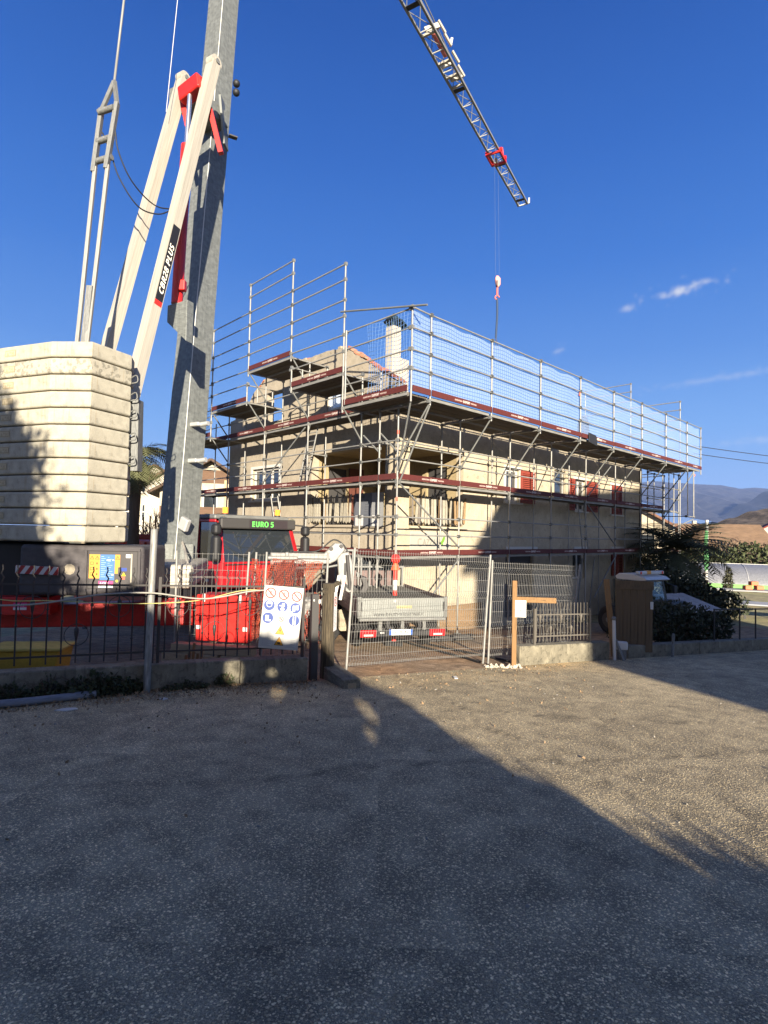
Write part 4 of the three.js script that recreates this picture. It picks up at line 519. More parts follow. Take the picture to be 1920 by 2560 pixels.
function ironFence(label, p0, p1, h, sp, m, y0, opts = {}) {
  const d = Math.hypot(p1[0] - p0[0], p1[1] - p0[1]), f = thing('iron_fence', label, 'fence', [p0[0], gy(p0[1]) + y0, p0[1]], -Math.atan2(p1[1] - p0[1], p1[0] - p0[0]), 'wrought iron fences on the low walls'), dy = gy(p1[1]) - gy(p0[1]), Y = s => dy * s / d;
  const tip = h - .02, pts = [V(0, .06, 0), V(0, h - .24, 0), V(.0, h - .2, 0), V(.018, h - .15, 0), V(-.016, h - .09, 0), V(.014, h - .04, 0), V(0, h, 0)];
  const g = opts.wavy === false ? new THREE.CylinderGeometry(.008, .008, h - .06, 6).translate(0, h / 2 + .03, 0) : tubeGeo(pts, .0105, 22, 5);
  const ring = new THREE.TorusGeometry(.15, .006, 5, 22), drop = new THREE.LatheGeometry([[0, -.1], [.012, -.09], [.03, .02], [.028, .06], [0, .09]].map(p => new THREE.Vector2(...p)), 7), knot = new THREE.SphereGeometry(.018, 6, 5);
  let i = 0; for (let s = sp * .5; s < d; s += sp, i++) { const b = mesh(g, m, 'bar', f); b.position.set(s, Y(s), 0); b.rotation.z = (rnd() - .5) * .012;
    if (i % 3 === 1) { const y = (i % 2 ? .78 : .42) * h / 1.3; const r = mesh(ring, m, 'ring', f); r.position.set(s, Y(s) + y, .004); r.scale.setScalar(sp / .17 * .95); const q = mesh(drop, m, 'drop_ornament', f); q.position.set(s, Y(s) + y + .02, .006); } else { const k = mesh(knot, m, 'knot', f); k.position.set(s, Y(s) + (.35 + .5 * ((i * 37) % 10) / 10) * h / 1.3, 0); } }
  for (const y of [.16, h - .24]) beam(f, 'rail', [0, y, 0], [d, y + dy, 0], .012, .025, m); for (let s = 0; s <= d + .01; s += d / Math.max(1, Math.round(d / 1.9))) beam(f, 'post', [s, -.02 + Y(s), 0], [s, h - .12 + Y(s), 0], .04, .04, m);
  return f;
}
ironFence('black wrought iron fence with wavy spear tips in front of the crane', [-6.4, -6.13], [-3.19, -7.99], 1.32, .168, M.iron, .36); ironFence('black wrought iron fence section ending at the steel gatepost', [-3.12, -8.02], [-1.22, -8.87], 1.32, .168, M.iron, .36);
ironFence('pale iron fence panel with drop ornaments on the sunlit wall', [2.98, -11.16], [4.3, -11.82], .82, .09, M.ironPale, .36, { wavy: false });
{ // plain posts and rail of the fence on the far right
  const f = thing('post_fence', 'thin dark post fence on the shaded wall at the right', 'fence', [7.9, gy(-13.6) + .24, -13.6]); let k = 0;
  for (const [x, z] of [[7.9, -13.6], [8.75, -13.99], [9.32, -14.27], [9.9, -14.56], [10.5, -14.85]]) pipe(f, 'post', [x - 7.9, gy(z) - gy(-13.6), z + 13.6], [x - 7.9, gy(z) - gy(-13.6) + .78, z + 13.6], .018, M.iron); beam(f, 'rail', [0, .76, 0], [2.6, .76 + gy(-14.85) - gy(-13.6), -1.25], .02, .03, M.iron);
}
// ------------------------------------------------------------ mobile site fence panels
function sitePanel(label, p0, p1, h, lean0, lean1, folds = [.12, .37, .63, .9], m = M.galv, sp = .052) {
  const y0 = p0[1], g = thing('site_fence_panel', label, 'fence panel', p0, 0, 'welded mesh site fence panels'), o = V(...p0), A = V(0, 0, 0), B = V(...p1).sub(o), At = V(lean0[0], h, lean0[1]), Bt = B.clone().add(V(lean1[0], h, lean1[1]));
  pipe(g, 'post', A, At, .021, m); pipe(g, 'post', B, Bt, .021, m);
  const D = B.clone().sub(A).setY(0).normalize(), nrm = V(-D.z, 0, D.x); const at = (s, t, off = 0) => A.clone().lerp(B, s).lerp(At.clone().lerp(Bt, s), t).addScaledVector(nrm, off);
  const L = B.clone().sub(A).length(), n = Math.round(L / sp), w = new Bag(), ts = []; ts.push([.07, 0]); for (const f of folds) { ts.push([f - .022, 0], [f, .035], [f + .022, 0]); } ts.push([.985, .0]);
  for (let i = 1; i < n; i++) { const s = i / n, bow = .02 * Math.sin(s * 9); w.path(ts.map(([t, q]) => at(s, t, q + bow)), .0036, 3); } w.build('upright_wires', m, g, 'stuff');
  const hw = new Bag(); for (const f of folds) for (const q of [-.03, .03]) hw.path(range(0, 1, 12).map(s => at(s, f + q, .02 * Math.sin(s * 9))), .0032, 4); for (const t of [.08, .25, .5, .76, .975]) hw.path(range(0, 1, 12).map(s => at(s, t, .02 * Math.sin(s * 9))), .0032, 4); hw.build('cross_wires', m, g, 'stuff');
  return g;
}
sitePanel('galvanised mesh site panel closing the driveway gate', [-.56, gy(-9.25) + .02, -9.25], [1.94, gy(-10.91) + .02, -10.91], 2.06, [.1, -.05], [.12, -.02]);
sitePanel('leaning mesh site panel behind the sunlit low wall', [2.05, gy(-10.98), -10.98], [4.12, gy(-12.6), -12.6], 1.98, [.06, 0], [.24, 0]);
sitePanel('mesh site panel beside the crane base', [-3.75, gy(-10.42), -10.42], [-2.52, gy(-10.4), -10.4], 2.02, [-.02, 0], [.08, 0], [.2, .5, .8], M.galv, .09);
{ const p = sitePanel('mesh site panel draped with orange barrier netting', [-2.42, gy(-10.45), -10.45], [-1.0, gy(-9.86), -9.86], 2.02, [.1, 0], [.05, 0], [.2, .5, .8], M.galv, .09); }
pipe(thing('fence_pole', 'lone slim site fence post left of the netting', 'post', [-2.14, gy(-10.2), -10.2]), 'post', [0, 0, 0], [.06, 2.02, 0], .02, M.galv);
{ // orange netting on the panel
  const g = thing('barrier_netting', 'torn orange plastic barrier netting hung on the mesh panel', 'netting', [-1.75, .2, -10.1]); const mm = [mat([.34, .06, .025], { roughness: .8 }), mat([.16, .035, .025], { roughness: .8 })], nn = vnoise(61);
  for (let k = 0; k < 2; k++) { const b = new Bag(), P = (i, j) => { const s = i / 46, t = j / 34; return V(-.62 + 1.33 * s + .012 * Math.sin(j * 1.3 + i), 1.62 - t * (1.45 - .25 * nn(i * .2, 3)) - .05 * nn(i * .3, k * 9), -.28 + .56 * s + .06 + .05 * k + .05 * (nn(i * .25 + k * 20, j * .12) - .5)); };
    for (let i = 0; i <= 46; i++) for (let j = 0; j <= 34; j++) { if (nn(i * .13 + 40 + k * 11, j * .11) > .6) continue; if (i < 46) b.bar(P(i, j), P(i + 1, j), .004, 3); if (j < 34) b.bar(P(i, j), P(i, j + 1), .0062, 3); } b.build('net_strands', mm[k], g, 'stuff'); }
}
{ // galvanised road pole in front of the wall
  const z = -7.78, p = thing('steel_pole', 'round galvanised steel pole standing in front of the low wall', 'pole', [-3.16, gy(z), z]); pipe(p, 'shaft', [0, -.05, 0], [.03, 2.2, 0], .046, M.galv, new THREE.CylinderGeometry(1, 1, 1, 20)); pipe(p, 'cap', [.03, 2.2, 0], [.03, 2.215, 0], .047, M.galvDull, new THREE.CylinderGeometry(1, 1, 1, 20));
}
{ // cables strung on the fence
  for (const [nm, label, pts, r, m] of [['power_cable', 'pale thick cable sagging along the top of the iron fence', [[-6.2, 1.85, -5.9], [-5.6, 1.62, -6.2], [-4.95, 1.42, -6.5], [-4.3, 1.35, -6.9], [-3.6, 1.44, -7.36], [-3.1, 1.44, -7.66], [-2.5, 1.33, -8.06], [-1.9, 1.42, -8.36], [-1.55, 1.42, -8.62]], .011, mat([.3, .285, .24])], ['thin_cable', 'thin yellowish cable beside the pale cable on the fence', [[-6.0, 1.9, -6.1], [-5.2, 1.75, -6.5], [-4.6, 1.42, -6.85], [-4.1, 1.38, -7.1], [-3.3, 1.3, -7.6], [-2.6, 1.3, -8.1], [-2.0, 1.42, -8.5], [-1.5, 1.36, -8.75]], .006, mat([.5, .45, .16])]]) { const o = V(...pts[0]); const g = tubeGeo(pts.map(p => V(...p).sub(o)), r, 70, 7); const m2 = mesh(g, m, nm); m2.position.copy(o); tag(m2, label, 'cable'); }
}
{ // safety sign board tied to the fence
  const s = thing('safety_sign', 'white site safety board with round prohibition and blue duty symbols', 'sign', [-1.52, .57, -8.44], .1); s.rotation.z = -.08;
  const t = canvasTex(640, 1024, (x, w, h) => {
    x.fillStyle = '#dedcd2'; x.fillRect(0, 0, w, h); const no = (cx, cy, r) => { x.strokeStyle = '#b0140f'; x.lineWidth = r * .22; x.beginPath(); x.arc(cx, cy, r * .9, 0, 7); x.stroke(); x.beginPath(); x.moveTo(cx - r * .6, cy - r * .62); x.lineTo(cx + r * .6, cy + r * .62); x.stroke(); };
    const blue = (cx, cy, r) => { x.fillStyle = '#24489c'; x.beginPath(); x.arc(cx, cy, r, 0, 7); x.fill(); x.fillStyle = '#f6f5ee'; }; const man = (cx, cy, k) => { x.fillStyle = '#2a2a2a'; x.beginPath(); x.arc(cx, cy - 34 * k, 9 * k, 0, 7); x.fill(); x.fillRect(cx - 7 * k, cy - 24 * k, 14 * k, 34 * k); x.fillRect(cx - 12 * k, cy + 8 * k, 9 * k, 26 * k); x.fillRect(cx + 4 * k, cy + 8 * k, 9 * k, 26 * k); x.fillRect(cx + 6 * k, cy - 22 * k, 22 * k, 7 * k); };
    man(112, 122, 1); no(108, 120, 88); man(328, 132, 1); no(326, 132, 86); x.fillStyle = '#2a2a2a'; x.fillRect(560, 110, 16, 18); x.fillRect(498, 130, 14, 8); x.fillRect(534, 166, 8, 20); no(540, 144, 86);
    blue(106, 318, 88); x.beginPath(); x.arc(106, 292, 50, Math.PI, 0); x.fill(); x.strokeStyle = '#f6f5ee'; x.lineWidth = 9; x.beginPath(); x.arc(106, 308, 42, 0, Math.PI); x.stroke(); x.fillRect(50, 288, 112, 12);
    blue(322, 328, 86); x.fillRect(312, 270, 44, 60); x.fillRect(268, 306, 50, 16); x.beginPath(); x.arc(326, 372, 32, 0, 7); x.fill();
    blue(538, 336, 86); x.fillRect(490, 330, 46, 64); for (let i = 0; i < 4; i++) x.fillRect(490 + i * 12, 300 - (i % 2) * 8, 9, 40); x.fillRect(552, 284, 34, 80);
    blue(104, 530, 88); x.fillRect(64, 486, 52, 74); x.fillRect(64, 556, 92, 26); blue(536, 542, 86); x.fillRect(512, 466, 18, 152); x.fillRect(548, 470, 14, 146); no(324, 536, 42); x.fillStyle = '#333'; x.fillRect(314, 520, 18, 30);
    x.fillStyle = '#8a8a86'; for (const [a, y, l] of [[250, 436, 150], [262, 450, 126], [232, 596, 190], [262, 612, 130]]) x.fillRect(a, y, l, 6);
    for (const [a, b] of [[30, 640], [430, 640]]) { x.fillStyle = '#dcdcd8'; x.fillRect(a, b, 190, 350); x.strokeStyle = '#8b8b8b'; x.lineWidth = 2; x.strokeRect(a, b, 190, 350); x.fillStyle = '#a7a7a5'; for (let i = 0; i < 26; i++) x.fillRect(a + 10, b + 12 + i * 13, 100 + (i * 47 % 70), 4); }
    for (const cy of [720, 900]) { x.fillStyle = '#e9a41f'; x.strokeStyle = '#3a2c10'; x.lineWidth = 6; x.beginPath(); x.moveTo(325, cy - 74); x.lineTo(398, cy + 62); x.lineTo(252, cy + 62); x.closePath(); x.fill(); x.stroke(); x.fillStyle = '#3a2c10'; if (cy < 800) { x.beginPath(); x.moveTo(330, cy - 40); x.lineTo(312, cy + 6); x.lineTo(326, cy + 6); x.lineTo(318, cy + 44); x.lineTo(340, cy - 6); x.lineTo(326, cy - 6); x.fill(); } else { x.beginPath(); x.ellipse(325, cy + 26, 28, 20, .2, 0, 7); x.fill(); } } });
  rbox(s, 'board', [0, .46, 0], [.575, .92, .012], M.white, .004); const p = mesh(new THREE.PlaneGeometry(.57, .915), mat([.55, .55, .55], { map: t, roughness: .45 }), 'print', s); p.position.set(0, .46, .0075); for (const [x, y] of [[-.26, .9], [.26, .9]]) pipe(s, 'wire_tie', [x, y, -.02], [x, y, .012], .006, M.steelDark);
}
{ // gate posts
  const z = -9.0; const mp = thing('metal_gatepost', 'dark square steel gatepost at the end of the iron fence', 'post', [-1.06, gy(z), z], .4); box(mp, 'shaft', [0, .65, 0], [.11, 1.36, .11], M.steelDark); box(mp, 'hinge', [.06, 1.22, .06], [.03, .06, .02], M.white); box(mp, 'hinge', [-.03, 1.24, .06], [.02, .03, .02], M.white);
  M.bark = mat([.15, .13, .1], { map: tex(256, (x, y) => { const v = 170 + 150 * (fbm(x / 5, y / 60) - .5) + 40 * (N3(x / 2, y / 9) - .5); return [v, v * .96, v * .88]; }, 1), bumpMap: tex(256, (x, y) => { const v = 255 * fbm(x / 5, y / 60); return [v, v, v]; }, 1, false), bumpScale: .02, roughness: 1 });
  const wp = thing('timber_gatepost', 'weathered grey cracked timber gatepost beside the gate panel', 'post', [-.86, gy(-9.2), -9.2], .3); const g = new THREE.CylinderGeometry(.1, .115, 1.52, 14, 8), po = g.attributes.position; for (let i = 0; i < po.count; i++) { const a = Math.atan2(po.getZ(i), po.getX(i)), k = 1 + .12 * (N1(a * 2 + 9, po.getY(i) * 3 + 9) - .5); po.setX(i, po.getX(i) * k); po.setZ(i, po.getZ(i) * k); } g.computeVertexNormals(); mesh(g, M.bark, 'trunk', wp).position.y = .74;
  beam(wp, 'top_board', [-.12, 1.36, .1], [.16, 1.52, .02], .03, .07, M.bark); const pp = mesh(new THREE.PlaneGeometry(.2, .62), mat([1, 1, 1], { map: canvasTex(128, 400, (x, w, h) => { x.fillStyle = '#ece4dc'; x.fillRect(0, 0, w, h); x.strokeStyle = '#c2463c'; x.lineWidth = 12; x.beginPath(); x.arc(64, 100, 46, 0, 7); x.stroke(); x.beginPath(); x.moveTo(34, 66); x.lineTo(94, 134); x.stroke(); x.fillStyle = '#4a4a52'; x.fillRect(54, 74, 18, 50); x.fillStyle = '#8f8f92'; for (let i = 0; i < 12; i++) x.fillRect(16, 190 + i * 15, 60 + i * 31 % 40, 5); }), side: THREE.DoubleSide }), 'prohibition_poster', wp); pp.position.set(.1, 1.06, .06); pp.rotation.y = 1.1;
  const cf = thing('concrete_foot', 'mossy concrete block foot of the site fence', 'concrete block', [-.64, gy(-8.85), -8.85], .43); rbox(cf, 'block', [0, .07, 0], [.27, .2, 1.1], M.wallConc, .015); box(cf, 'socket', [0, .07, .5515], [.13, .09, .004], M.woodOld);
}
{ // timber marker post with arm and paper notice
  M.pine = mat([.36, .22, .1], { map: tex(256, (x, y) => { const v = 200 + 50 * (fbm(x / 4, y / 70) - .5) + (N2(x / 18, y / 24) > .86 ? -60 : 0); return [v, v * .95, v * .86]; }, 1), roughness: .8 });
  const t = thing('timber_marker', 'new timber post with a short cross arm and a triangle notice', 'post', [2.49, gy(-10.76), -10.76], -.12); rbox(t, 'post', [0, .78, 0], [.085, 1.64, .085], M.pine, .006); rbox(t, 'arm', [.4, 1.25, .0], [.72, .1, .075], M.pine, .006);
  const n = mesh(new THREE.PlaneGeometry(.2, .31), mat([1, 1, 1], { map: canvasTex(128, 200, (x, w, h) => { x.fillStyle = '#f3f1ea'; x.fillRect(0, 0, w, h); x.strokeStyle = '#2b2b2b'; x.lineWidth = 4; x.beginPath(); x.moveTo(64, 26); x.lineTo(98, 150); x.lineTo(30, 150); x.closePath(); x.stroke(); x.beginPath(); x.arc(64, 112, 10, 0, 7); x.stroke(); x.fillStyle = '#2b2b2b'; x.fillRect(52, 124, 26, 8); x.fillRect(40, 170, 50, 4); }), roughness: .7, color: lin(.6, .6, .6) }), 'notice', t); n.position.set(.11, 1.08, .048); rbox(t, 'notice_board', [.11, 1.08, .043], [.205, .315, .006], M.white, .002);
  const g = new Bag(), rr = mulberry(9); for (let i = 0; i < 60; i++) g.add(new THREE.DodecahedronGeometry(.012 + .025 * rr(), 0), new THREE.Matrix4().makeTranslation((rr() - .55) * .7, .008, (rr() - .3) * .3)); const rub = g.build('rubble_heap', mat([.62, .57, .48], { map: plasterT, roughness: 1 })); rub.position.set(2.32, gy(-10.72), -10.72); tag(rub, 'pale broken mortar bits at the foot of the timber post', 'rubble', null, 'stuff');
}
{ // red and white beacon post
  const p = thing('beacon_post', 'red and white striped post topped with a red lamp ball', 'post', [.3, gy(-13.6), -13.6]); const rd = mat([.7, .04, .025], { roughness: .45 }); for (let i = 0; i < 7; i++) pipe(p, i % 2 ? 'white_band' : 'red_band', [0, .1 + i * .24, 0], [0, .1 + (i + 1) * .24, 0], .055, i % 2 ? M.white : rd, new THREE.CylinderGeometry(1, 1, 1, 18)); const c = mesh(new THREE.CylinderGeometry(.055, .11, .16, 18), mat([.75, .1, .03], { roughness: .4 }), 'collar', p); c.position.y = 1.86; const b = mesh(new THREE.IcosahedronGeometry(.12, 1), new THREE.MeshPhysicalMaterial({ color: lin(.75, .03, .02), roughness: .2, clearcoat: 1, flatShading: true }), 'lamp_ball', p); b.position.y = 2.04; rbox(p, 'foot', [0, .05, 0], [.4, .1, .4], M.rubber, .03);
}
{ // shaded group at the right: board, pipes, meter box
  const b = thing('timber_board_gate', 'brown boarded gate leaf leaning on a timber post in the shade', 'gate', [5.4, gy(-12.45), -12.45], -.12); M.board = mat([.2, .145, .085], { map: tex(256, (x, y) => { const v = 190 + 70 * (fbm(x / 4, y / 90) - .5) + 40 * (N1(x / 40, y / 90) - .5); return [v, v * .96, v * .9]; }, 1), roughness: .9 });
  for (let i = 0; i < 5; i++) { const q = rbox(b, 'board', [-.23 + i * .155, .86, 0], [.15, 1.5, .025], M.board, .004); } rbox(b, 'head_board', [.08, 1.55, .02], [.8, .19, .025], M.board, .004); const ps = beam(b, 'leaning_post', [-.34, -.02, .03], [-.5, 1.66, 0], .1, .09, M.pine); box(b, 'lock_plate', [.44, 1.12, .03], [.06, .16, .02], M.white);
  const pv = thing('standpipe', 'pale plastic standpipe with an elbow beside the boarded gate', 'pipe', [4.83, gy(-11.9), -11.86]); pipe(pv, 'pipe', [0, 0, 0], [-.02, .82, 0], .035, M.white); mesh(new THREE.SphereGeometry(.045, 12, 8), M.galvDull, 'cap', pv).position.set(-.02, .86, 0); pipe(pv, 'stay', [.16, 0, .06], [.02, .42, 0], .03, M.galvDull);
  const mb = thing('meter_box', 'small white meter box on a grey plinth in the shade', 'meter box', [5.02, gy(-12.0), -11.98], -.3); rbox(mb, 'cover', [0, .29, 0], [.24, .17, .14], M.white, .03); rbox(mb, 'plinth', [0, .1, 0], [.18, .22, .12], M.galvDull, .01);
  const st = thing('short_bollard', 'short grey steel bollard in front of the shaded wall', 'bollard', [6.4, gy(-12.6), -12.6]); pipe(st, 'shaft', [0, 0, 0], [.02, .5, 0], .03, M.galvDull);
}
// ------------------------------------------------------------ litter on the ground
{
  const pts = [[-5.1, -6.45], [-4.4, -6.78], [-3.66, -7.4]]; const c = mesh(tubeGeo(pts.map(([x, z]) => V(x, gy(z) + .05, z)), .05, 20, 10), mat([.24, .25, .27], { roughness: .7, map: grain }), 'drain_pipe'); tag(c, 'grey plastic drain pipe lying along the weeds at the wall', 'pipe');
  const P2 = (pts, x, z, nm, label, cat, m, ry = 0) => { const g = prism(pts, .012, .002).rotateX(-Math.PI / 2); const o = mesh(g, m, nm); o.position.set(x, gy(z) + .004, z); o.rotation.y = ry; o.rotation.x = .0727; tag(o, label, cat); return o; };
  P2([[-.12, 0], [-.02, .05], [.1, .03], [.13, -.02], [.0, -.05]], -3.66, -6.72, 'rag', 'crumpled white rag on the road below the drain pipe', 'rag', M.white, .3); P2([[-.05, 0], [0, .04], [.06, .01], [.02, -.04]], -2.78, -7.38, 'paper_scrap', 'white paper scrap in the leaves by the steel pole', 'paper', M.white); P2([[-.05, -.02], [.03, .07], [.07, .03], [0, -.05]], 1.22, -9.35, 'plaster_chunk', 'pale plaster fragment on the road before the gate', 'debris', M.white, .8);
  const rr = mulberry(303), ls = [], ws = []; for (let i = 0; i < 2600; i++) { const x = -6.2 + 5.2 * rr(), z = edgeZ(x) + .02 + .75 * Math.pow(rr(), 2.2); ls.push([x, gy(z) + .012 + .02 * rr(), z]); } for (let i = 0; i < 500; i++) { const x = -5.5 + 9 * rr(), z = edgeZ(x) + .05 + 5.5 * rr() * rr(); ls.push([x, gy(z) + .01, z]); }
  const lv = mesh(leafGeo(ls, .019, 4), new THREE.MeshStandardMaterial({ color: lin(.36, .24, .13), roughness: 1, map: grain }), 'fallen_leaves'); tag(lv, 'dry brown fallen leaves along the foot of the wall', 'leaves', null, 'stuff');
  const clump = (x, z, w, h, n, s, label) => { const l = []; for (let i = 0; i < n; i++) { const a = rr() * 6.28, q = Math.sqrt(rr()); l.push([w * q * Math.cos(a), h * Math.pow(rr(), 1.3) * (1 - .6 * q), .5 * w * q * Math.sin(a) * .5]); } const t = thing('weed_clump', label, 'plant', [x, gy(z), z], .55, 'weeds along the wall foot'); mesh(leafGeo(l, s, 8 + n), new THREE.MeshStandardMaterial({ color: lin(.045, .055, .022), roughness: .9 }), 'foliage', t); const st = new Bag(); for (let i = 0; i < 14; i++) st.bar([(rr() - .5) * w * .4, 0, 0], [(rr() - .5) * w * 1.5, h * (.4 + .5 * rr()), (rr() - .5) * .2], .005, 4); st.build('stems', mat([.08, .06, .035]), t); };
  clump(-4.5, -6.98, .3, .3, 500, .028, 'small dark weed clump at the far left of the wall'); clump(-4.15, -7.2, .16, .42, 300, .026, 'thin ivy sprig climbing the wall left of the big clump'); clump(-3.72, -7.45, .58, .36, 1500, .03, 'largest dark bramble clump against the wall'); clump(-3.34, -7.72, .2, .26, 350, .026, 'weed tuft just left of the steel pole'); clump(-2.72, -8.02, .34, .14, 500, .022, 'low sunlit weed tuft right of the steel pole'); clump(-2.25, -8.3, .16, .24, 260, .024, 'weed sprig on the wall between pole and gatepost');
}
{ // grit and crumbs scattered over the asphalt
  const rr = mulberry(909), g = new Bag(), d = [0, 1, 2].map(k => new THREE.DodecahedronGeometry(1, 0)); for (let i = 0; i < 420; i++) { const x = -5.5 + 12 * rr(), z = Math.min(-1.6, edgeZ(x) + .1 + 8 * Math.pow(rr(), 1.7)), s = .003 + .009 * Math.pow(rr(), 3); g.add(d[i % 3], new THREE.Matrix4().compose(V(x, gy(z) + s * .4, z), new THREE.Quaternion().setFromEuler(new THREE.Euler(rr() * 3, rr() * 3, 0)), V(s * (1 + rr()), s * .7, s))); } tag(g.build('road_grit', mat([.26, .24, .2], { roughness: 1 })), 'pale grit and stone crumbs scattered on the road', 'grit', null, 'stuff');
}
// ------------------------------------------------------------ vehicles and machines
function wheel(parent, x, y, z, r, w, hubM) { const g = new THREE.Group(); g.name = 'wheel'; parent.add(g); g.position.set(x, y, z); const t = mesh(new THREE.TorusGeometry(r - w * .32, w * .42, 12, 30), M.rubber, 'tyre', g); t.rotation.y = Math.PI / 2; t.scale.z = 1.1; const h = mesh(new THREE.CylinderGeometry(r * .56, r * .56, w * .8, 24), hubM || M.galvDull, 'rim', g); h.rotation.z = Math.PI / 2; const hb = mesh(new THREE.CylinderGeometry(r * .2, r * .24, w * .95, 16), M.galvDull, 'hub', g); hb.rotation.z = Math.PI / 2; return g; }
M.cabRed = mat([.42, .014, .02], { roughness: .35, map: grain });
{ // red lorry
  const px = -3.3, pz = -15.6, t = thing('red_lorry', 'red lorry cab with a dark visor and amber beacons behind the crane', 'lorry', [px, gy(pz), pz], .8); t.scale.setScalar(1.1); const bx = (nm, c, s, m = M.cabRed, r = .04) => rbox(t, nm, c, s, m, r);
  // cab shell as a profile extruded across the width
  const prof = prism([[-1.75, .95], [-.12, .8], [0, .95], [.02, 1.78], [-.28, 2.72], [-.5, 2.9], [-1.75, 2.86]], 2.3, .04); const sh = new THREE.Shape([[-1.75, 1.22], [-.12, 1.14], [0, 1.2], [.02, 1.78], [-1.75, 1.78]].map(p => new THREE.Vector2(...p))); const lower = new THREE.ExtrudeGeometry(sh, { depth: 2.22, bevelEnabled: true, bevelThickness: .04, bevelSize: .04, bevelOffset: -.04, bevelSegments: 3 }).translate(0, 0, .04).rotateY(-Math.PI / 2).translate(1.15, 0, 0);
  mesh(lower, M.cabRed, 'cab_lower', t); bx('cab_rear_wall', [0, 2.3, -1.72], [2.26, 1.1, .08]); bx('cab_roof', [0, 2.86, -1.1], [2.2, .12, 1.35], M.galvDull, .05);
  for (const s of [-1, 1]) { beam(t, 'a_pillar', [s * 1.1, 1.76, -.03], [s * 1.02, 2.74, -.36], .1, .1, M.cabRed); bx('b_pillar', [s * 1.12, 2.28, -1.4], [.07, 1.05, .6]); bx('door_top_rail', [s * 1.1, 2.76, -.85], [.07, .08, 1.0]); const dw = box(t, 'side_window', [s * 1.1, 2.26, -.72], [.02, .94, .78], M.darkGlass); }
  const ws = box(t, 'windscreen', [0, 2.22, -.17], [2.06, .96, .02], M.darkGlass); ws.rotation.x = -.33;
  for (const x of [-.25, .55]) { const wp = beam(t, 'wiper', [x, 1.84, .02], [x - .55, 1.98, -.04], .02, .02, M.black); }
  const vs = bx('sun_visor', [0, 2.7, -.2], [2.2, .26, .16], M.steelDark, .05); const vt = mesh(new THREE.PlaneGeometry(1.15, .2), mat([1, 1, 1], { map: canvasTex(512, 90, (x, w, h) => { x.fillStyle = '#332c2e'; x.fillRect(0, 0, w, h); x.fillStyle = '#63e05a'; x.font = 'bold 84px sans-serif'; x.fillText('EURO 5', 30, 76, 450); }), roughness: .5 }), 'visor_lettering', vs); vt.position.set(.25, .0, .0825);
  for (const x of [-1.0, 1.02]) { const l = mesh(new THREE.SphereGeometry(.09, 14, 10), M.glass, 'marker_lamp', t); l.scale.set(1.2, .7, .7); l.position.set(x, 2.8, -.2); }
  for (const x of [-.75, .8]) { const c = pipe(t, 'amber_beacon', [x, 2.92, -.55], [x, 3.1, -.55], .075, new THREE.MeshPhysicalMaterial({ color: lin(.9, .32, .03), roughness: .15, clearcoat: 1 }), new THREE.CylinderGeometry(1, 1, 1, 16)); pipe(t, 'beacon_base', [x, 2.9, -.55], [x, 2.95, -.55], .085, M.black, new THREE.CylinderGeometry(1, 1, 1, 16)); }
  // door seams, handle, mirror
  for (const x of [-.78, .95]) box(t, 'front_seam', [x, 1.48, .045], [.014, .54, .012], M.black); box(t, 'front_gap', [0, 1.72, .048], [2.1, .025, .012], M.black); rbox(t, 'lower_grille', [0, .9, .075], [1.2, .22, .03], M.black, .02); for (const z of [-.12, -1.12]) box(t, 'door_seam', [-1.152, 1.48, z], [.012, .54, .014], M.black); box(t, 'door_handle', [-1.165, 1.5, -1.0], [.03, .05, .18], M.black); box(t, 'fuel_badge', [-1.155, 1.32, -.6], [.012, .06, .16], M.white); box(t, 'step_recess', [-1.152, 1.34, -1.5], [.012, .22, .16], M.black);
  for (const s of [-1, 1]) { rbox(t, 'mirror', [s * 1.3, 2.1, .02], [.2, .62, .26], M.black, .09); rbox(t, 'mirror', [s * 1.3, 2.55, .02], [.2, .26, .24], M.black, .08); pipe(t, 'mirror_arm', [s * 1.1, 2.7, -.2], [s * 1.3, 2.68, .0], .02, M.black); }
  bx('grille', [.15, 1.45, .035], [1.3, .36, .03], M.cabRed, .01); for (let i = 0; i < 14; i++) box(t, 'grille_slat', [-.42 + i * .088, 1.45, .055], [.03, .32, .012], mat([.4, .03, .025])); bx('bumper', [0, .78, -.06], [2.3, .62, .26], mat([.055, .055, .058], { roughness: .7 }), .07); for (const x of [-.85, .85]) rbox(t, 'headlight', [x, .95, .06], [.38, .2, .05], M.glass, .04);
  // chassis, wheels, mudguard, loader crane behind the cab, tipper body
  for (const x of [-.42, .42]) box(t, 'chassis_rail', [x, .82, -3.6], [.09, .24, 6.6], M.black); for (const s of [-1, 1]) { wheel(t, s * 1.0, .5, -1.05, .5, .3); wheel(t, s * .98, .5, -4.9, .5, .5); const mg = mesh(new THREE.CylinderGeometry(.62, .62, .34, 22, 1, true, 0, Math.PI), mat([.16, .16, .16], { side: THREE.DoubleSide, roughness: .8 }), 'mudguard', t); mg.rotation.set(0, 0, Math.PI / 2); mg.rotation.order = 'ZYX'; mg.rotation.set(0, 0, Math.PI / 2); mg.position.set(s * 1.0, .52, -1.05); mg.rotation.x = Math.PI / 2 * 0; }
  rbox(t, 'loader_crane_base', [-.15, 1.6, -2.2], [1.9, 1.4, .5], M.orangePaint, .05); rbox(t, 'loader_crane_head', [-.75, 2.62, -2.15], [.75, .62, .55], M.orangePaint, .05); beam(t, 'loader_crane_boom', [-.7, 2.75, -2.2], [.9, 2.55, -2.35], .26, .3, M.orangePaint); pipe(t, 'loader_cylinder', [-1.0, 1.3, -2.0], [-.9, 2.4, -2.05], .08, M.orangePaint); pipe(t, 'air_intake', [-1.12, 1.4, -1.86], [-1.12, 2.3, -1.86], .1, M.black);
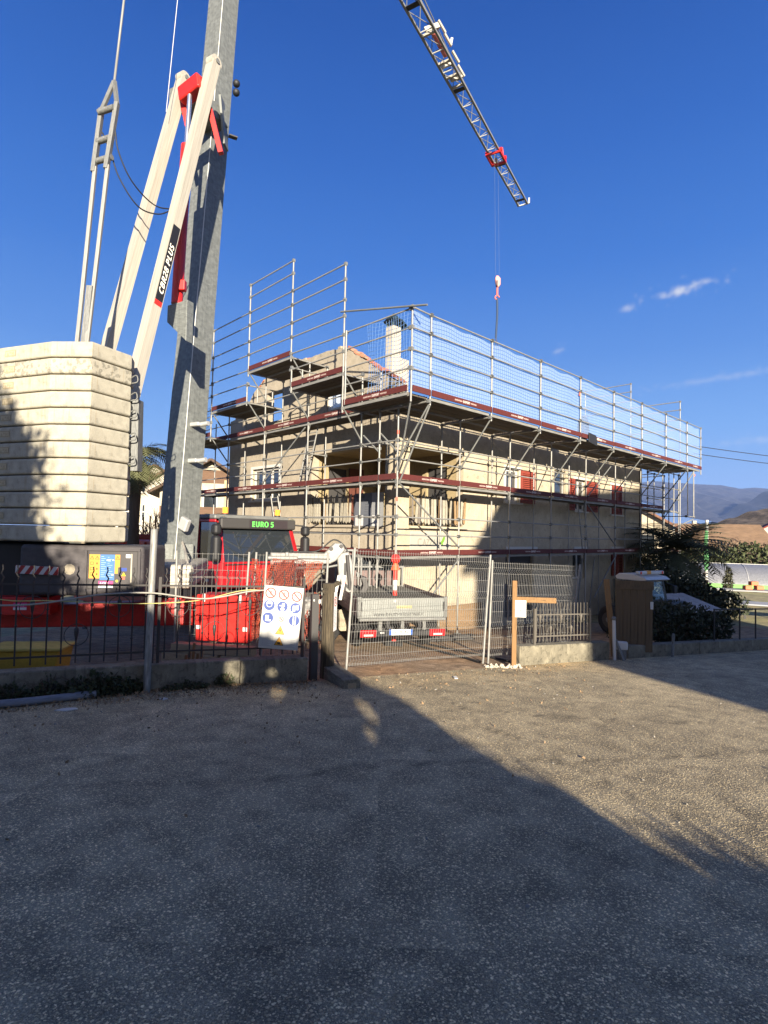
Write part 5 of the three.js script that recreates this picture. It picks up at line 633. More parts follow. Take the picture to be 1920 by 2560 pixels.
  rbox(t, 'tipper_body', [0, 1.65, -5.2], [2.4, 1.1, 4.6], M.orangePaint, .04); for (let i = 0; i < 6; i++) box(t, 'body_rib', [-1.22, 1.65, -3.3 - i * .75], [.06, 1.0, .09], M.orangePaint);
}
{ // flatbed truck seen from behind
  const px = .46, pz = -12.5, t = thing('flatbed_truck', 'small flatbed truck seen from behind, silver tailgate with web address', 'truck', [px, gy(pz) - .02, pz], .24); const alu = mat([.26, .265, .255], { map: galvT, metalness: .3, roughness: .45 });
  M.sideBoard = mat([.16, .1, .09], { map: grain, roughness: .6 });
  rbox(t, 'bed_floor', [0, .78, -1.75], [2.0, .08, 3.5], M.galvDull, .01);
  for (let i = 0; i < 3; i++) { rbox(t, 'tailgate_board', [0, .84 + i * .138, .0], [1.86, .134, .03], alu, .008); for (const s of [-1, 1]) rbox(t, 'side_board', [s * 1.0, .84 + i * .138, -1.75], [.03, .134, 3.44], M.sideBoard, .008); }
  for (const s of [-1, 1]) { rbox(t, 'corner_post', [s * .975, .98, .005], [.09, .46, .05], alu, .01); rbox(t, 'latch', [s * .93, 1.0, .034], [.025, .2, .02], M.black, .008); }
  const wt = mesh(new THREE.PlaneGeometry(1.86, .41), mat([.42, .42, .41], { map: canvasTex(1024, 226, (x, w, h) => { x.fillStyle = '#b6bab6'; x.fillRect(0, 0, w, h); x.fillStyle = '#8f948f'; x.fillRect(0, 73, w, 3); x.fillRect(0, 150, w, 3); for (let i = 0; i < 90; i++) { x.fillStyle = `rgba(${i % 2 ? 90 : 220},${i % 2 ? 92 : 222},${i % 2 ? 88 : 215},.16)`; x.fillRect((i * 331) % w, (i * 67) % h, 20 + i % 120, 2 + i % 4); } x.fillStyle = '#e5d9a0'; x.fillRect(430, 90, 190, 34); x.fillStyle = '#e6e6e2'; x.fillRect(385, 22, 44, 30); x.fillStyle = '#2e2e30'; x.font = '58px sans-serif'; x.fillText('www.baum-wieserwal.it', 150, 212, 740); }), metalness: .15, roughness: .45 }), 'tailgate_print', t); wt.position.set(0, .978, .0175);
  for (const s of [-1, 0, 1]) box(t, 'under_post', [s * .5, .62, -.05], [.07, .28, .06], M.galvDull); rbox(t, 'rear_crossmember', [0, .72, .0], [1.96, .07, .1], M.galvDull, .02); rbox(t, 'light_bar', [0, .42, .02], [1.7, .13, .06], M.black, .02);
  const lampR = new THREE.MeshPhysicalMaterial({ color: lin(.65, .015, .02), roughness: .15, clearcoat: 1 }); for (const s of [-1, 1]) { rbox(t, 'tail_light', [s * .78, .43, .05], [.36, .15, .07], lampR, .02); rbox(t, 'lamp_lens', [s * .78, .4, .09], [.2, .04, .01], M.white, .004); }
  const pl = mesh(new THREE.PlaneGeometry(.52, .12), mat([1, 1, 1], { map: canvasTex(256, 60, (x, w, h) => { x.fillStyle = '#f0efe8'; x.fillRect(0, 0, w, h); x.fillStyle = '#2c57a6'; x.fillRect(0, 0, 20, h); x.fillRect(w - 20, 0, 20, h); x.fillStyle = '#202022'; x.font = 'bold 44px sans-serif'; x.fillText('EV 197XZ', 28, 46, 200); }), roughness: .4 }), 'number_plate', t); pl.position.set(-.05, .45, .055); rbox(t, 'plate_holder', [-.05, .45, .05], [.55, .14, .008], M.black, .003);
  const eco = mesh(new THREE.PlaneGeometry(.2, .08), mat([1, 1, 1], { map: canvasTex(128, 50, (x, w, h) => { x.fillStyle = '#1a1b1c'; x.fillRect(0, 0, w, h); x.fillStyle = '#d8d8d4'; x.font = 'bold 40px sans-serif'; x.fillText('eco', 26, 36); }) }), 'eco_badge', t); eco.position.set(-.46, .44, .0515);
  for (const s of [-1, 1]) { wheel(t, s * .82, .34, -.95, .34, .24, M.steelDark); wheel(t, s * .8, .34, -4.1, .34, .24, M.steelDark); box(t, 'mud_flap', [s * .82, .42, -.5], [.3, .36, .02], M.rubber); box(t, 'chassis_rail', [s * .36, .62, -2.2], [.07, .14, 4.6], M.black); }
  const fl = mesh(prism([[-.45, .1], [.4, .1], [.45, .3], [.2, .55], [-.35, .62], [-.5, .4]], .5, .06), mat([.45, .4, .3], { map: plasterT }), 'fuel_tank', t); fl.rotation.y = Math.PI / 2; fl.position.set(-1.05, .02, -2.6);
  rbox(t, 'axle', [0, .34, -.95], [1.5, .12, .12], M.black, .04); rbox(t, 'differential', [.0, .32, -.95], [.34, .3, .3], M.black, .1);
  // headboard rack with uprights
  for (let i = 0; i < 9; i++) box(t, 'rack_bar', [-.95 + i * .2375, 1.55, -3.5], [.045, 1.1, .04], M.galvDull); for (const y of [1.1, 1.65, 2.1]) box(t, 'rack_rail', [0, y, -3.5], [2.0, .05, .05], M.galvDull); rbox(t, 'driver_cab', [0, 1.35, -4.4], [1.9, 1.4, 1.5], M.sideBoard, .12); box(t, 'rear_window', [0, 1.75, -3.64], [1.5, .42, .02], M.darkGlass);
  rbox(t, 'load_tarp', [0, 1.04, -1.75], [1.9, .16, 3.36], mat([.12, .118, .095], { map: plasterT, roughness: 1 }), .05);
}
{ // white compact excavator
  const px = -1.95, pz = -14.4, t = thing('compact_excavator', 'white compact excavator with its boom folded level behind the netting', 'excavator', [px, gy(pz), pz], .12); const wh = mat([.25, .245, .225], { roughness: .4, map: grain }), r = (n, c, s, m = wh, q = .05) => rbox(t, n, c, s, m, q);
  for (const z of [-.45, .45]) { const tr = mesh(prism([[-.75, .06], [.75, .06], [.88, .25], [.75, .44], [-.75, .44], [-.88, .25]], .28, .04), M.rubber, 'track', t); tr.position.set(0, 0, z - .14); } pipe(t, 'slew_ring', [0, .44, 0], [0, .56, 0], .35, M.black); r('upper_body', [-.35, .85, 0], [1.35, .55, 1.1], wh, .1); r('engine_cover', [-.7, 1.3, 0], [.6, .5, 1.0], wh, .12); r('cab_post', [-.45, 1.75, .42], [.1, .9, .08]); r('cab_roof', [-.55, 2.05, .05], [.75, .1, .95], wh, .05); r('cab_window', [-.5, 1.65, .2], [.55, .6, .6], M.darkGlass, .03);
  const bg = prism([[-.5, -.14], [.95, -.1], [1.1, -.02], [1.32, .25], [1.24, .42], [1.05, .42], [.8, .16], [-.5, .16]], .24, .03); const b = mesh(bg, wh, 'boom', t); b.position.set(-.35, 2.02, .2); pipe(t, 'boom_ram', [-.7, 1.78, .34], [.55, 1.84, .34], .055, M.steelDark); pipe(t, 'boom_ram_rod', [.55, 1.84, .34], [.85, 1.9, .34], .03, M.galvDull); box(t, 'boom_stripe', [-.05, 2.04, .4425], [1.3, .03, .006], M.black); for (const [x, y] of [[.62, 2.3], [.86, 2.36]]) pipe(t, 'elbow_pin', [x, y, .18], [x, y, .475], .05, M.steelDark); mesh(tubeGeo([[-.3, 2.2, .3], [.3, 2.24, .3], [.7, 2.52, .3], [1.0, 2.3, .32], [1.06, 1.9, .34]], .02, 30, 6), M.black, 'hydraulic_hose', t); 
  const tx = mesh(new THREE.PlaneGeometry(.3, .09), mat([1, 1, 1], { map: canvasTex(128, 40, (x, w, h) => { x.fillStyle = '#f0eee6'; x.fillRect(0, 0, w, h); x.fillStyle = '#33333a'; x.font = 'bold 30px sans-serif'; x.fillText('5000 L', 10, 31); }) }), 'boom_lettering', t); tx.position.set(.72, 2.22, .4445); tx.rotation.z = .75;
  const sg = prism([[-.14, 0], [.16, .05], [.3, -.3], [.3, -.95], [.12, -1.0], [-.08, -.6]], .22, .03); const s = mesh(sg, wh, 'stick', t); s.position.set(.9, 2.18, .2); pipe(t, 'stick_ram', [1.02, 2.15, .46], [1.1, 1.35, .46], .045, M.steelDark); box(t, 'stick_guard', [.98, 1.55, .447], [.06, .8, .006], M.black); for (const x of [-.02, .12]) { const c = beam(t, 'ram', [.85 + x, 1.65, .45], [.75 + x, 1.05, .45], .07, .07, M.white); } for (let i = 0; i < 3; i++) beam(t, 'hose_guard', [.78 + i * .14, 1.5, .46], [.98 + i * .14, 1.3, .46], .03, .05, M.black);
  const bk = mesh(prism([[0, 0], [.3, .1], [.42, .32], [.36, .55], [.2, .6], [.28, .36], [.18, .16]], .42, .02), M.steelDark, 'bucket', t); bk.position.set(1.15, 1.05, .1); for (let i = 0; i < 3; i++) box(t, 'bucket_tooth', [1.3, 1.66, .16 + i * .15], [.06, .1, .05], M.galvDull); box(t, 'safety_mark', [.96, 1.5, .452], [.1, .1, .008], M.redMark);
}
{ // site vehicle in the shade at right
  const px = 7.9, pz = -17.1, t = thing('site_loader', 'compact site loader with a white cab roof and amber light bar behind the boarded gate', 'loader', [px, gy(pz), pz], -1.05); const dk = mat([.05, .055, .05], { roughness: .6 }), wv = mat([.5, .5, .47], { roughness: .4 });
  rbox(t, 'chassis', [-.1, .62, 0], [2.0, .5, .95], dk, .08); rbox(t, 'bonnet', [.75, .95, 0], [.7, .4, .8], dk, .1); for (const [x, z] of [[.7, .62], [.7, -.62], [-.75, .62], [-.75, -.62]]) { const w = wheel(t, x, .42, z, .42, .3, M.steelDark); w.rotation.y = Math.PI / 2; }
  for (const [x, z] of [[.35, .5], [.35, -.5], [-.75, .5], [-.75, -.5]]) beam(t, 'cab_pillar', [x, .85, z], [x - (x > 0 ? .18 : 0), 1.66, z], .06, .06, dk); box(t, 'windscreen', [.27, 1.28, 0], [.015, .72, .92], M.glass).rotation.z = .22; for (const z of [-.5, .5]) box(t, 'side_window', [-.28, 1.28, z], [.95, .7, .012], M.glass); rbox(t, 'seat', [-.4, 1.0, 0], [.4, .5, .5], M.black, .08);
  const rp = prism([[-.62, 0], [.3, 0], [.42, .05], [.3, .13], [-.1, .2], [-.55, .19], [-.68, .1]], 1.1, .03); const rf = mesh(rp, wv, 'cab_roof', t); rf.position.set(0, 1.66, -.55); rbox(t, 'light_bar', [.12, 1.9, 0], [.12, .1, 1.2], wv, .03); rbox(t, 'amber_segment', [.12, 1.905, .12], [.13, .11, .2], mat([.6, .26, .03], { roughness: .3 }), .02); for (const z of [-.5, .5]) box(t, 'red_clip', [.19, 1.9, z], [.02, .08, .05], M.redMark); rbox(t, 'mirror', [.4, 1.4, -.78], [.08, .24, .16], M.black, .03); pipe(t, 'mirror_arm', [.3, 1.6, -.5], [.4, 1.5, -.78], .015, M.black); for (const z of [-.3, .3]) rbox(t, 'headlight', [1.1, 1.02, z], [.05, .12, .18], M.glass, .03);
}
{ // red container and the things by it, yellow trough
  const c = thing('red_container', 'ribbed red steel container far behind the crane mast', 'container', [-8.2, gy(-20), -20.4], .35); rbox(c, 'shell', [0, 1.45, 0], [3.2, 2.9, 2.2], mat([.5, .08, .045], { map: grain, roughness: .7 }), .03); for (let i = 0; i < 8; i++) rbox(c, 'rib', [-1.4 + i * .4, 1.45, 1.13], [.14, 2.5, .07], mat([.52, .085, .05], { map: grain, roughness: .7 }), .02); for (const y of [.06, 2.84]) box(c, 'rim', [0, y, 1.12], [3.22, .14, .09], M.shutter);
  for (let i = 0; i < 17; i++) { const s = rbox(c, 'stacked_stake', [-1.5 + i * .19 + .03 * rnd(), 3.15 + .1 * rnd(), .6], [.05, .55 + .25 * rnd(), .05], M.pine, .008); }
  const y = thing('yellow_trough', 'yellow plastic mortar trough behind the iron fence', 'trough', [-4.85, gy(-7.75), -7.75], .12); const yg = prism([[-.4, 0], [.4, 0], [.47, .46], [-.47, .46]], .5, .02); mesh(yg, mat([.55, .36, .03], { map: plasterT, roughness: .7 }), 'tub', y).position.set(0, .06, -.5); rbox(y, 'rim', [0, .54, -.25], [1.0, .04, .56], mat([.62, .45, .1], { map: grain }), .015);
  const tb = thing('timber_blocks', 'stack of squared timber blocks under the crane arm', 'timber', [-3.0, gy(-10.0), -9.95], -.2); for (let i = 0; i < 3; i++) { rbox(tb, 'block', [(i - 1) * .55, .12 + .0 * i, 0], [.5, .24, .3], M.woodOld, .01); } rbox(tb, 'cross_block', [.1, .32, 0], [1.5, .15, .22], M.woodOld, .01);
  const sc = thing('timber_scrap', 'upright timber offcuts behind the fence by the steel pole', 'timber', [-3.05, gy(-8.9), -8.9]); for (let i = 0; i < 5; i++) beam(sc, 'offcut', [i * .07, 0, .03 * i], [i * .07 + .03, .35 + .25 * ((i * 7) % 5) / 5, .03 * i], .035, .03, M.pine);
}

{ // hoses and planks on the yard
  for (const [lab, pts] of [['dark hose running across the yard from the flatbed to the gate', [[.55, -14.2], [.9, -13.3], [1.35, -12.3], [1.75, -11.4], [1.9, -11.0]]], ['second dark hose parallel to the first across the yard', [[.9, -14.3], [1.3, -13.4], [1.85, -12.4], [2.3, -11.6], [2.5, -11.2]]]]) { const o = V(pts[0][0], gy(pts[0][1]), pts[0][1]); const m = mesh(tubeGeo(pts.map(([x, z]) => V(x, gy(z) + .03, z).sub(o)), .022, 40, 6), M.rubber, 'hose'); m.position.copy(o); tag(m, lab, 'hose', 'hoses on the yard'); }
  const p = thing('scaffold_planks', 'dark planks lying on the yard below the scaffold corner', 'planks', [1.75, gy(-14.6), -14.6], .35); for (let i = 0; i < 2; i++) rbox(p, 'plank', [.15 * i, .06 + i * .035, -.24 * i], [1.3, .04, .22], M.steelDark, .008);
}
// ------------------------------------------------------------ plants
const leafMat = (c, o = {}) => new THREE.MeshStandardMaterial({ color: lin(...c), roughness: .85, side: THREE.DoubleSide, map: grain, ...o });
M.woodBark = mat([.12, .09, .06], { roughness: 1, map: grain });
function blob(list, n, cx, cy, cz, rx, ry, rz, rr, shell = .55) { for (let i = 0; i < n; i++) { const a = rr() * 6.283, c = rr() * 2 - 1, s = Math.sqrt(1 - c * c), q = Math.pow(shell + (1 - shell) * rr(), 1) * (.82 + .3 * fbm(a * 2 + cx * 3 + 50, c * 3 + cz + 50)); list.push([cx + rx * q * s * Math.cos(a), cy + ry * q * c, cz + rz * q * s * Math.sin(a)]); } }
function shrub(name, label, cat, pos, blobs, n, leaf, colour, seed, group, trunkH = 0) {
  const t = thing(name, label, cat, pos, 0, group), rr = mulberry(seed), l = []; const vol = blobs.reduce((s, b) => s + b[3] * b[4], 0);
  for (const b of blobs) blob(l, Math.round(n * b[3] * b[4] / vol), ...b.slice(0, 3), b[3], b[4], b[5] ?? b[3], rr); mesh(leafGeo(l, leaf, seed + 1), leafMat(colour), 'foliage', t);
  const st = new Bag(); for (const b of blobs) { st.bar([0, 0, 0], [b[0] * .8, b[1], b[2] * .8], .02 + .03 * b[3], 5); for (let k = 0; k < 4; k++) st.bar([b[0] * .6, b[1] * .8, b[2] * .6], [b[0] + b[3] * .7 * (rr() - .5) * 2, b[1] + b[4] * .7 * (rr() - .3), b[2] + b[3] * (rr() - .5)], .012 + .01 * b[3], 4); } st.build('branches', M.woodBark, t); return t;
}
function palm(label, pos, h, R0, n, colour, seed, drop = .9) {
  const t = thing('palm_tree', label, 'palm', pos, 0, 'fan and feather palms'), rr = mulberry(seed); const tg = new THREE.CylinderGeometry(.14, .2, h, 12, 10), p = tg.attributes.position; for (let i = 0; i < p.count; i++) { const k = 1 + .12 * Math.sin(p.getY(i) * 22); p.setX(i, p.getX(i) * k); p.setZ(i, p.getZ(i) * k); } tg.computeVertexNormals(); mesh(tg, M.woodBark, 'trunk', t).position.y = h / 2;
  const P = [], N = [], put = (a, b, c) => { const nn = b.clone().sub(a).cross(c.clone().sub(a)).normalize(); for (const v of [a, b, c]) { P.push(v.x, v.y, v.z); N.push(nn.x, nn.y, nn.z); } };
  for (let f = 0; f < n; f++) { const az = rr() * 6.283, up = -.5 + 1.7 * rr(), L = R0 * (.75 + .4 * rr()); let pt = V(0, h, 0), el = up; const rad = V(Math.cos(az), 0, Math.sin(az)), side = V(-Math.sin(az), 0, Math.cos(az)); const S = 9; for (let s = 0; s < S; s++) { const d = rad.clone().multiplyScalar(Math.cos(el)).add(V(0, Math.sin(el), 0)), q = pt.clone().addScaledVector(d, L / S); put(pt.clone().addScaledVector(side, .012), pt.clone().addScaledVector(side, -.012), q); if (s > 0) for (const sg of [-1, 1]) for (let k = 0; k < 2; k++) { const w = R0 * .38 * Math.sin(Math.PI * (s + .6) / (S + .6)) * (.8 + .4 * rr()), base = pt.clone().lerp(q, k / 2), tip = base.clone().addScaledVector(side, sg * w).addScaledVector(d, w * .75).add(V(0, -.12 * w - .05 * rr(), 0)); put(base, base.clone().addScaledVector(d, L * .035), tip); } pt = q; el -= drop / S * (1 + .6 * rr()); } }
  const g = new THREE.BufferGeometry(); g.setAttribute('position', new THREE.Float32BufferAttribute(P, 3)); g.setAttribute('normal', new THREE.Float32BufferAttribute(N, 3)); mesh(g, new THREE.MeshStandardMaterial({ color: lin(...colour), roughness: .8, side: THREE.DoubleSide }), 'crown', t); return t;
}
function bareTree(label, pos, h, seed, colour = [.2, .15, .1], group = 'bare winter trees') { const t = thing('bare_tree', label, 'tree', pos, 0, group), rr = mulberry(seed), trunk = new Bag(), tw = new Bag(); const grow = (p, d, L, r, k) => { const q = p.clone().addScaledVector(d, L); (k > 3 ? trunk : tw).bar(p, q, r, k > 3 ? 7 : 3); if (k) for (let i = 0; i < (k > 2 ? 3 : 3); i++) { const e = d.clone().add(V(rr() - .5, (rr() - .25) * .8, rr() - .5).multiplyScalar(1.15)).normalize(); grow(p.clone().lerp(q, .55 + .45 * rr()), e, L * (.6 + .22 * rr()), r * .6, k - 1); } }; grow(V(0, 0, 0), V(0, 1, 0), h * .34, h * .022, 5); const m = mat(colour, { roughness: 1 }); trunk.build('trunk', m, t); tw.build('crown', m, t); return t; }
// shaded hedge and shrubs at the right
shrub('clipped_hedge', 'dark evergreen hedge in the shade behind the low wall', 'hedge', [7.2, gy(-14), -14.1], [[-1.25, .55, .55, .6, .62, .5], [-.55, .62, .3, .65, .7, .5], [.15, .58, -.02, .6, .66, .5], [.75, .5, -.3, .6, .6, .5], [1.3, .42, -.55, .55, .5, .45]], 5200, .05, [.04, .05, .024], 401);
shrub('laurel_shrub', 'tall dark laurel shrub beside the palm at the scaffold end', 'shrub', [11.0, gy(-22) - .05, -23], [[0, 1.2, 0, 1.4, 1.3], [1.2, .9, .3, 1.1, 1.0], [-.9, .8, .2, .9, .9]], 4200, .085, [.04, .05, .024], 402);
shrub('laurel_shrub', 'low dark shrub in front of the palm trunk', 'shrub', [13.2, -.95, -24.5], [[0, .7, 0, 1.5, .9], [1.3, .55, .4, .9, .7]], 2600, .085, [.04, .05, .024], 403);
palm('large shaded feather palm at the far end of the scaffold', [13.1, -.95, -25.6], 2.7, 2.5, 80, [.05, .06, .028], 410, .95);
palm('feather palm close behind the far house corner', [12.2, -.95, -28.8], 2.9, 2.0, 48, [.05, .06, .028], 411, 1.0);
palm('tall palm half hidden behind the counterweight blocks', [-7.55, gy(-17), -17.2], 5.0, 1.35, 46, [.09, .095, .04], 412, 1.5);
palm('small palm in front of the cream house, nearer the mast', [-9.0, -.95, -30], 3.9, .95, 30, [.09, .1, .045], 413, 1.6);
palm('small palm in front of the cream house, nearer the scaffold', [-7.9, -.95, -30.5], 3.7, .9, 30, [.09, .1, .045], 414, 1.6);
{ // copper beech still holding dry leaves
  shrub('beech_tree', 'young beech with dry copper leaves beside the flagpole', 'tree', [14.0, -.97, -25.6], [[0, .95, 0, .55, .6], [.1, 1.5, 0, .42, .55], [-.45, .6, .1, .5, .45], [.55, .5, .1, .5, .42], [.02, 2.0, 0, .25, .4]], 1500, .075, [.42, .23, .1], 420);
  shrub('cypress_tree', 'slim dark cypress in front of the polytunnel', 'tree', [18.15, -.97, -30], [[0, .5, 0, .34, .5], [0, 1.0, 0, .3, .5], [.03, 1.5, 0, .2, .42]], 1500, .05, [.075, .075, .04], 421);
}
{ // flagpole
  const f = thing('flagpole', 'white flagpole with a limp green banner', 'flagpole', [15.85, -.95, -28]); pipe(f, 'pole', [0, 0, 0], [.06, 4.25, 0], .075, M.white, new THREE.CylinderGeometry(1, 1, 1, 14)); for (const y of [.9, 1.6, 2.3]) pipe(f, 'clamp', [.02, y, 0], [.02, y + .05, 0], .09, M.black); const s = prism([[0, 0], [.16, .05], [.2, .7], [.14, 1.3], [.17, 1.95], [.02, 2.0], [-.06, 1.2], [-.04, .6]], .03, .008); const b = mesh(s, mat([.06, .2, .07], { roughness: .8 }), 'banner', f); b.position.set(-.1, 1.75, .08);
}
{ // polytunnel
  const t = thing('polytunnel', 'long low white polytunnel with a green edge at the right', 'greenhouse', [28, -.95, -38], -.42); const s = new THREE.Shape(); s.moveTo(-3, 0); s.lineTo(-3, .55); s.bezierCurveTo(-2.6, 1.3, -1.2, 1.62, 0, 1.66); s.bezierCurveTo(1.2, 1.62, 2.6, 1.3, 3, .55); s.lineTo(3, 0); const g = new THREE.ExtrudeGeometry(s, { depth: 17, bevelEnabled: false, curveSegments: 12 }).translate(0, 0, -8.5).rotateY(Math.PI / 2); mesh(g, mat([.25, .255, .27], { roughness: .5, map: grain }), 'cover', t); beam(t, 'green_edge', [-8.5, .32, 3.04], [8.5, .32, 3.04], .07, .26, mat([.16, .36, .1])); beam(t, 'ridge_seam', [-8.5, 1.68, 0], [8.5, 1.68, 0], .05, .03, M.white); for (let i = 0; i < 8; i++) { const x = -8.2 + i * 2.34; mesh(tubeGeo(s.getPoints(10).slice(1, -1).map(p => V(x, p.y + .012, -p.x)), .02, 20, 4), M.white, 'hoop', t); }
}
shrub('evergreen_row', 'row of rounded green shrubs behind the polytunnel', 'hedge', [44, -.95, -62], [[-9, 1.2, 0, 3.2, 1.6, 2], [-4.2, 1.4, 1, 3.4, 1.9, 2], [1, 1.3, 0, 3.6, 1.8, 2], [6, 1.5, 1, 3.6, 2.2, 2], [11, 1.3, 0, 3.6, 2, 2]], 5200, .22, [.07, .085, .03], 430);
shrub('brown_thicket', 'brown leafless thicket below the far brown roof', 'shrub', [43, -.95, -66], [[-7, 1.5, 0, 3, 1.6, 2], [-2, 1.8, 0, 4, 1.7, 2], [4, 2.2, 1, 4, 2.2, 2], [9, 2.4, 0, 4, 2.3, 2]], 3600, .17, [.2, .14, .085], 431);
bareTree('bare grey tree before the far white house', [47, -.95, -64], 7, 440, [.28, .24, .2]); bareTree('bare tree beside the white gabled house at left', [-27.4, -.95, -52], 8, 441, [.22, .18, .13]); bareTree('bare tree left of the red container', [-9.9, -.9, -24], 4.6, 442, [.16, .13, .1]);
for (const [x, z, s, lab] of [[-15.6, -33, 1, 'olive green bush left of the crane mast below the gabled house'], [-13.6, -32, .9, 'olive green bush just behind the crane mast'], [-11.4, -27, .8, 'dull green bush behind the red container']]) shrub('garden_bush', lab, 'shrub', [x, -.95, z], [[0, 1.6 * s, 0, 1.5 * s, 1.5 * s], [.9, 1.1, .3, 1.2 * s, 1.2 * s], [-.9, 1.2, 0, 1.1 * s, 1.2 * s]], 2600, .1, [.09, .085, .04], 450 + Math.round(-x), 'garden bushes behind the crane');
// nursery tables on the right
{ const t = thing('nursery_table', 'pale potting table at the nursery with an orange crate on it', 'table', [19.2, -.95, -29], -.3); rbox(t, 'top', [0, .75, 0], [3.4, .07, 1.3], mat([.28, .275, .26]), .02); for (const x of [-1.5, 1.5]) for (const z of [-.5, .5]) box(t, 'leg', [x, .36, z], [.07, .72, .07], M.galvDull); const c = thing('orange_crate', 'stacked orange plastic crates at the nursery', 'crate', [18.9, -.16, -29.1]); for (const [x, y] of [[-.3, .15], [.28, .15], [0, .46]]) { rbox(c, 'crate', [x, y * .7, 0], [.36, .2, .3], mat([.45, .13, .05], { roughness: .6 }), .03); }
  const r2 = thing('nursery_table', 'long flat grey potting bench near the right edge', 'table', [17.2, gy(-22), -23.5], -.45); rbox(r2, 'top', [0, .62, 0], [4.6, .06, 1.4], mat([.3, .31, .33]), .02); for (const x of [-2, 0, 2]) box(r2, 'leg', [x, .3, .5], [.08, .6, .08], M.steelDark); }
// ------------------------------------------------------------ far houses
function gableHouse(name, label, pos, turn, w, d, eave, rise, wallC, roofC, wins, over = .5, rot90 = false) {
  const t = thing(name, label, 'house', pos, turn, 'houses round about'), wm = mat(wallC.map(v => v * .8), { map: plasterT, roughness: .95 }), rm = mat(roofC, { map: over > .9 ? grain : tilesT, roughness: .9 }); const s = new THREE.Shape([[-w / 2, 0], [w / 2, 0], [w / 2, eave], [0, eave + rise], [-w / 2, eave]].map(p => new THREE.Vector2(...p))); const g = new THREE.ExtrudeGeometry(s, { depth: d, bevelEnabled: false }).translate(0, 0, -d / 2); mesh(g, wm, 'wall', t); const sl = Math.hypot(w / 2, rise), an = Math.atan2(rise, w / 2), k = (sl + over) / sl;
  for (const sg of [-1, 1]) { const r = rbox(t, 'roof_slope', [sg * w / 4 * k, eave + rise - rise / 2 * k + .14, 0], [sl + over, .2, d + 2 * over], rm, .03); r.rotation.z = -sg * an; }
  for (const [x, y, ww, hh, side] of wins) { const gr = new THREE.Group(); gr.name = 'window'; t.add(gr); const z = d / 2 + .02; box(gr, 'frame', [x, y, z], [ww + .16, hh + .16, .05], M.frameWhite); box(gr, 'pane', [x, y, z + .03], [ww, hh, .03], M.darkGlass); box(gr, 'sill', [x, y - hh / 2 - .12, z + .06], [ww + .3, .06, .16], M.frameWhite); } return t;
}
const tilesT = tex(256, (x, y) => { const r = Math.floor(y / 16), v = 190 + 50 * (N1(Math.floor((x + (r % 2) * 8) / 16), r) - .5) - (y % 16 < 2 ? 60 : 0) - (((x + (r % 2) * 8) % 16) < 2 ? 30 : 0) + 20 * (N3(x / 2, y / 2) - .5); return [v, v, v]; }, .4);
